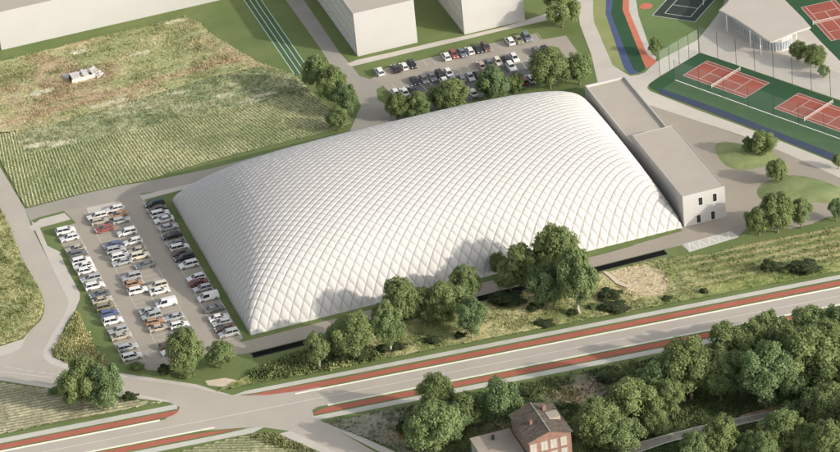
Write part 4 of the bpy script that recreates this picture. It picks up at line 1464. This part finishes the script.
bush(704, 293, 1.5, 1.7, 'small round bush alone on the slope right of the sandy patch', group=gB)
bush(770, 271, 3.4, 3.4, 'round dark bush beside the verge at the right', group=gB)
bush(804, 271, 5.6, 3.2, 'long dark hedge bush beside the verge at the far right', group=gB)
bush(787, 272, 2.2, 1.6, 'olive bush between the two dark bushes at the right', False, group=gB)
gL = 'bushes around the parking lot'
bush(137, 369, 2.4, 2.2, 'green bush below the last car of the left parking row', False, group=gL)
bush(166, 374, 2.8, 3.0, 'dark thin bush between the lot and the junction pavement', group=gL)
bush(188, 378, 2.2, 2.0, 'pale bush below the big tree at the bottom of the lot', False, group=gL)
bush(130, 400, 2.6, 2.4, 'dark bush right of the tree pair at the junction', group=gL)
bush(58, 394, 2.6, 2.2, 'bright green bush left of the tree pair at the junction', False, group=gL)
bush(405, 432, 3.0, 3.2, 'black shaded bush left of the clump beside the brown earth patch', group=gL)
bush(605, 383, 2.6, 2.8, 'dark bush on the bare earth south of the footpath', group=gL)
bush(520, 396, 3.6, 2.4, 'dark bush behind the roof ridge of the brick house', group=gL)
bush(516, 93, 1.8, 1.5, 'low bush below the small slim tree behind the dome', False, group=gL)


# ------------------------------------------------------------------ cars
def car_proto(kind):
    L = {'hatchback': 4.5, 'saloon': 4.85, 'estate': 4.9, 'suv': 4.75, 'van': 5.1}[kind]
    Wd = {'hatchback': 1.8, 'saloon': 1.84, 'estate': 1.85, 'suv': 1.92, 'van': 1.95}[kind]
    Ht = {'hatchback': 1.5, 'saloon': 1.46, 'estate': 1.52, 'suv': 1.72, 'van': 1.95}[kind]
    hb = {'hatchback': .92, 'saloon': .90, 'estate': .92, 'suv': 1.05, 'van': 1.12}[kind]      # waist height
    gc = .24 if kind in ('suv', 'van') else .19
    wr = .36 if kind in ('suv', 'van') else .33
    f, r = L / 2, -L / 2
    wf, wb = f - .88, r + .85
    root = thing('parked_car', None, 'car')
    # lower body: side profile with wheel arches, extruded and bevelled
    prof = [(r + .08, gc + .12), (r, .55), (r + .03, hb - .06), (r + .22, hb)]
    if kind == 'saloon':
        prof += [(r + .85, hb + .02)]
    prof += [(-.2, hb + .03), (f - 1.35, hb - .01), (f - .45, hb - .14), (f - .08, hb - .30), (f, .50), (f - .06, gc + .1)]

    def arch(c):
        return [(c + wr * 1.18 * math.cos(t), max(gc, wr * .95 + wr * 1.18 * math.sin(t))) for t in np.linspace(0, math.pi, 9)]
    prof += [(f - .15, gc)] + arch(wf) + arch(wb) + [(r + .2, gc)]
    n = len(prof)
    V, F = [], []
    lev = [(-Wd / 2 + .07, .96), (-Wd / 2, 1.0), (Wd / 2, 1.0), (Wd / 2 - .07, .96)]
    ys = [-Wd / 2, -Wd / 2 + .10, Wd / 2 - .10, Wd / 2]
    for i, y in enumerate(ys):
        edge = i in (0, 3)
        for (x, z) in prof:
            if edge:
                V.append((x * .985, y, z - (.07 if z > .7 else 0)))
            else:
                V.append((x, y, z))
    bm = bmesh.new()
    bv = [bm.verts.new(v) for v in V]
    for i in range(3):
        for k in range(n):
            k2 = (k + 1) % n
            bm.faces.new((bv[i * n + k], bv[i * n + k2], bv[(i + 1) * n + k2], bv[(i + 1) * n + k]))
    c1 = bm.faces.new([bv[k] for k in range(n)])
    c2 = bm.faces.new([bv[3 * n + k] for k in range(n - 1, -1, -1)])
    bmesh.ops.triangulate(bm, faces=[c1, c2])
    bmesh.ops.recalc_face_normals(bm, faces=list(bm.faces))
    me = bpy.data.meshes.new('body')
    bm.to_mesh(me)
    bm.free()
    me.materials.append(P['white'])
    put(bpy.data.objects.new('body', me), root)
    # greenhouse: x positions of base rear, base front, roof rear, roof front
    b0, b1, t0, t1 = {'hatchback': (r + .12, f - 1.15, r + .50, f - 1.95), 'saloon': (r + .55, f - 1.30, r + 1.35, f - 2.10), 'estate': (r + .10, f - 1.25, r + .42, f - 2.05),
                      'suv': (r + .10, f - 1.15, r + .42, f - 1.85), 'van': (r + .06, f - .75, r + .20, f - 1.50)}[kind]
    zb, zt = hb - .02, Ht - .05
    wb_, wt_ = Wd / 2 - .09, Wd / 2 - .27
    gv = [(b0, -wb_, zb), (b1, -wb_, zb), (b1, wb_, zb), (b0, wb_, zb), (t0, -wt_, zt), (t1, -wt_, zt), (t1, wt_, zt), (t0, wt_, zt)]
    gf = [(3, 2, 1, 0), (4, 5, 6, 7), (0, 1, 5, 4), (1, 2, 6, 5), (2, 3, 7, 6), (3, 0, 4, 7)]
    MB().add(gv, gf).build('windows', M['glass'], root)
    rb = MB()
    e = .03
    rb.add([(t0 - .06, -wt_ - e, zt - .01), (t1 + .06, -wt_ - e, zt - .01), (t1 + .06, wt_ + e, zt - .01), (t0 - .06, wt_ + e, zt - .01),
            (t0 + .08, -wt_ + .1, Ht), (t1 - .14, -wt_ + .1, Ht), (t1 - .14, wt_ - .1, Ht), (t0 + .08, wt_ - .1, Ht)], gf)
    for sy in (-1, 1):
        for (xb, xt) in ((b0, t0), (b1, t1), ((b0 + b1) / 2 - .15, (t0 + t1) / 2 - .15)):
            rb.tube((xb, sy * (wb_ + .0), zb), (xt, sy * (wt_ + .0), zt), .055, .05, 4)
        if kind == 'van':
            rb.add([(b0, sy * (wb_ + .012), zb), (-.15, sy * (wb_ + .012), zb), (-.2, sy * (wt_ + .012), zt), (t0, sy * (wt_ + .012), zt)], [(0, 1, 2, 3)])
    rb.build('roof', P['white'], root)
    for cx in (wf, wb):
        for sy in (-1, 1):
            w = MB().tube((cx, sy * (Wd / 2 - .22), wr), (cx, sy * (Wd / 2 + .005), wr), wr, wr, 14).build('wheel', M['tyre'], root)
            MB().tube((cx, sy * (Wd / 2 - .1), wr), (cx, sy * (Wd / 2 + .012), wr), wr * .62, wr * .62, 10).build('rim', M['rim'], w)
    for sy in (-1, 1):
        MB().box(f - .22, f + .005, sy * (Wd / 2 - .34) - .2, sy * (Wd / 2 - .34) + .2, .60, .74).build('headlight', M['lamp_clear'], root)
        MB().box(r - .008, r + .12, sy * (Wd / 2 - .24) - .16, sy * (Wd / 2 - .24) + .16, .66, .84).build('tail_light', M['lamp_red'], root)
        MB().box(b1 - .28, b1 - .14, sy * (Wd / 2 + .03) - .1, sy * (Wd / 2 + .03) + .1, hb + .02, hb + .16).build('wing_mirror', P['white'], root)
    return root


PROTO = {}
used_proto = set()


def copy_car(kind):
    if kind not in PROTO:
        PROTO[kind] = car_proto(kind)
        return PROTO[kind]
    src = PROTO[kind]
    c_ = src.copy()
    COL.objects.link(c_)
    for ch in src.children:
        d = ch.copy()
        COL.objects.link(d)
        d.parent = c_
        for g_ in ch.children:
            e = g_.copy()
            COL.objects.link(e)
            e.parent = d
    return c_


def car(kind, color, x, y, rz, label, group):
    c_ = copy_car(kind)
    c_.location = (x, y, 0.05)
    c_.rotation_euler = (0, 0, rz)
    c_.scale = (1.06, 1.05, 1.06) if 'upper' in group else (1.17, 1.10, 1.12)
    tag(c_, label, 'car', group)
    for ch in c_.children:
        if ch.name.split('.')[0] in ('body', 'roof', 'wing_mirror'):
            ch.material_slots[0].link = 'OBJECT'
            ch.material_slots[0].material = P[color]


ORD = ['first', 'second', 'third', 'fourth', 'fifth', 'sixth', 'seventh', 'eighth', 'ninth', 'tenth', 'eleventh', 'twelfth', 'thirteenth', 'fourteenth', 'fifteenth', 'sixteenth', 'seventeenth', 'eighteenth',
       'nineteenth', 'twentieth', 'twenty first']
K = {'h': 'hatchback', 's': 'saloon', 'e': 'estate', 'u': 'suv', 'v': 'van'}
CC = {'w': 'white', 'si': 'silver', 'g': 'grey', 'k': 'black', 'b': 'blue', 'sb': 'bluish', 'r': 'red', 'dr': 'dark red', 'o': 'orange', 'be': 'beige', 'ol': 'olive', 'br': 'brown', 'dg': 'dark green', 't': 'teal',
      'pk': 'pink', 'cr': 'cream'}


def row_of_cars(spec, fixed, axis, rz, rowname, group, end):
    r = random.Random(len(spec))
    items = spec.split()
    for i, s in enumerate(items):
        pos, col, kd = s.split(':')
        pos = float(pos)
        j = r.uniform(-.18, .18)
        flip = math.pi if r.random() < .35 else 0
        x, y = (fixed + j, pos) if axis == 'y' else (pos, fixed + j)
        car(K[kd], CC[col], x, y, rz + flip + r.uniform(-.025, .025), '%s %s, %s from the %s of the %s' % (CC[col], K[kd], ORD[i], end, rowname), group)


row_of_cars('75.8:w:u 71.6:w:h 64.9:be:s 62.1:g:h 57.6:w:u 54.7:w:s 51.9:w:h 47.3:si:e 42.8:w:u 38.0:g:s 34.7:be:s 30.6:ol:u 27.2:b:h 22.7:w:u 17.5:si:h 14.2:be:s 8.0:si:e 2.8:w:u',
            -32.2, 'y', 0, 'outer left parking row', 'cars in the outer left row', 'far end')
row_of_cars('79.8:w:e 76.6:be:h 71.8:r:h 61.9:b:h 59.0:si:u 54.8:w:u 51.9:si:s 42.9:si:u 39.0:o:h 35.0:w:u 23.2:si:s 20.4:si:u 17.3:o:h 13.7:be:s 3.9:br:h 0.9:w:s',
            -21.9, 'y', 0, 'left middle row of the parking lot', 'cars in the middle parking rows', 'far end')
row_of_cars('81.4:w:h 77.9:o:s 74.3:si:h 67.0:w:u 61.4:w:h 56.1:be:s 52.9:cr:u 47.4:g:s 35.0:cr:u 32.2:w:s 25.0:w:v 17.1:si:s 12.7:w:h 8.6:g:e',
            -16.5, 'y', math.pi, 'right middle row of the parking lot', 'cars in the middle parking rows', 'far end')
row_of_cars('79.2:dg:e 75.7:br:s 72.7:w:u 69.2:w:s 64.4:si:s 59.5:k:s 54.7:g:s 52.1:w:u 49.2:br:s 46.4:k:e 42.0:w:u 34.4:w:h 31.5:dr:s 28.2:si:h 22.8:w:v 16.4:g:s 11.4:w:s 8.6:si:h 5.6:br:s 2.4:si:u',
            -5.4, 'y', math.pi, 'parking row beside the dome', 'cars in the row beside the dome', 'far end')
gUP = 'cars in the upper parking lot'
row_of_cars('76.6:w:u 81.5:k:s 84.2:w:h 86.9:k:h 97.5:w:u 100.1:r:h 102.6:sb:s 105.1:w:h 107.6:k:s 110.2:br:u 117.9:w:u 120.6:ol:s 123.3:sb:u',
            123.9, 'x', -math.pi / 2, 'top row of the upper lot', gUP, 'left end')
row_of_cars('84.3:k:s 87.0:g:h 89.7:g:s 92.2:k:u 94.9:w:h 105.2:pk:s 107.8:g:s 110.4:cr:h 113.1:k:u 115.6:w:h 122.9:g:e 125.5:k:h',
            113.5, 'x', -math.pi / 2, 'second row of the upper lot', gUP, 'left end')
row_of_cars('76.8:w:h 79.4:w:s 82.0:k:s 91.9:w:v 94.6:g:s 97.3:g:h 99.9:si:s 102.4:k:h 112.8:w:u',
            108.7, 'x', -math.pi / 2, 'third row of the upper lot', gUP, 'left end')
row_of_cars('97.4:w:s 113.2:r:h 115.5:w:u', 98.9, 'x', -math.pi / 2, 'lowest row of the upper lot', gUP, 'left end')
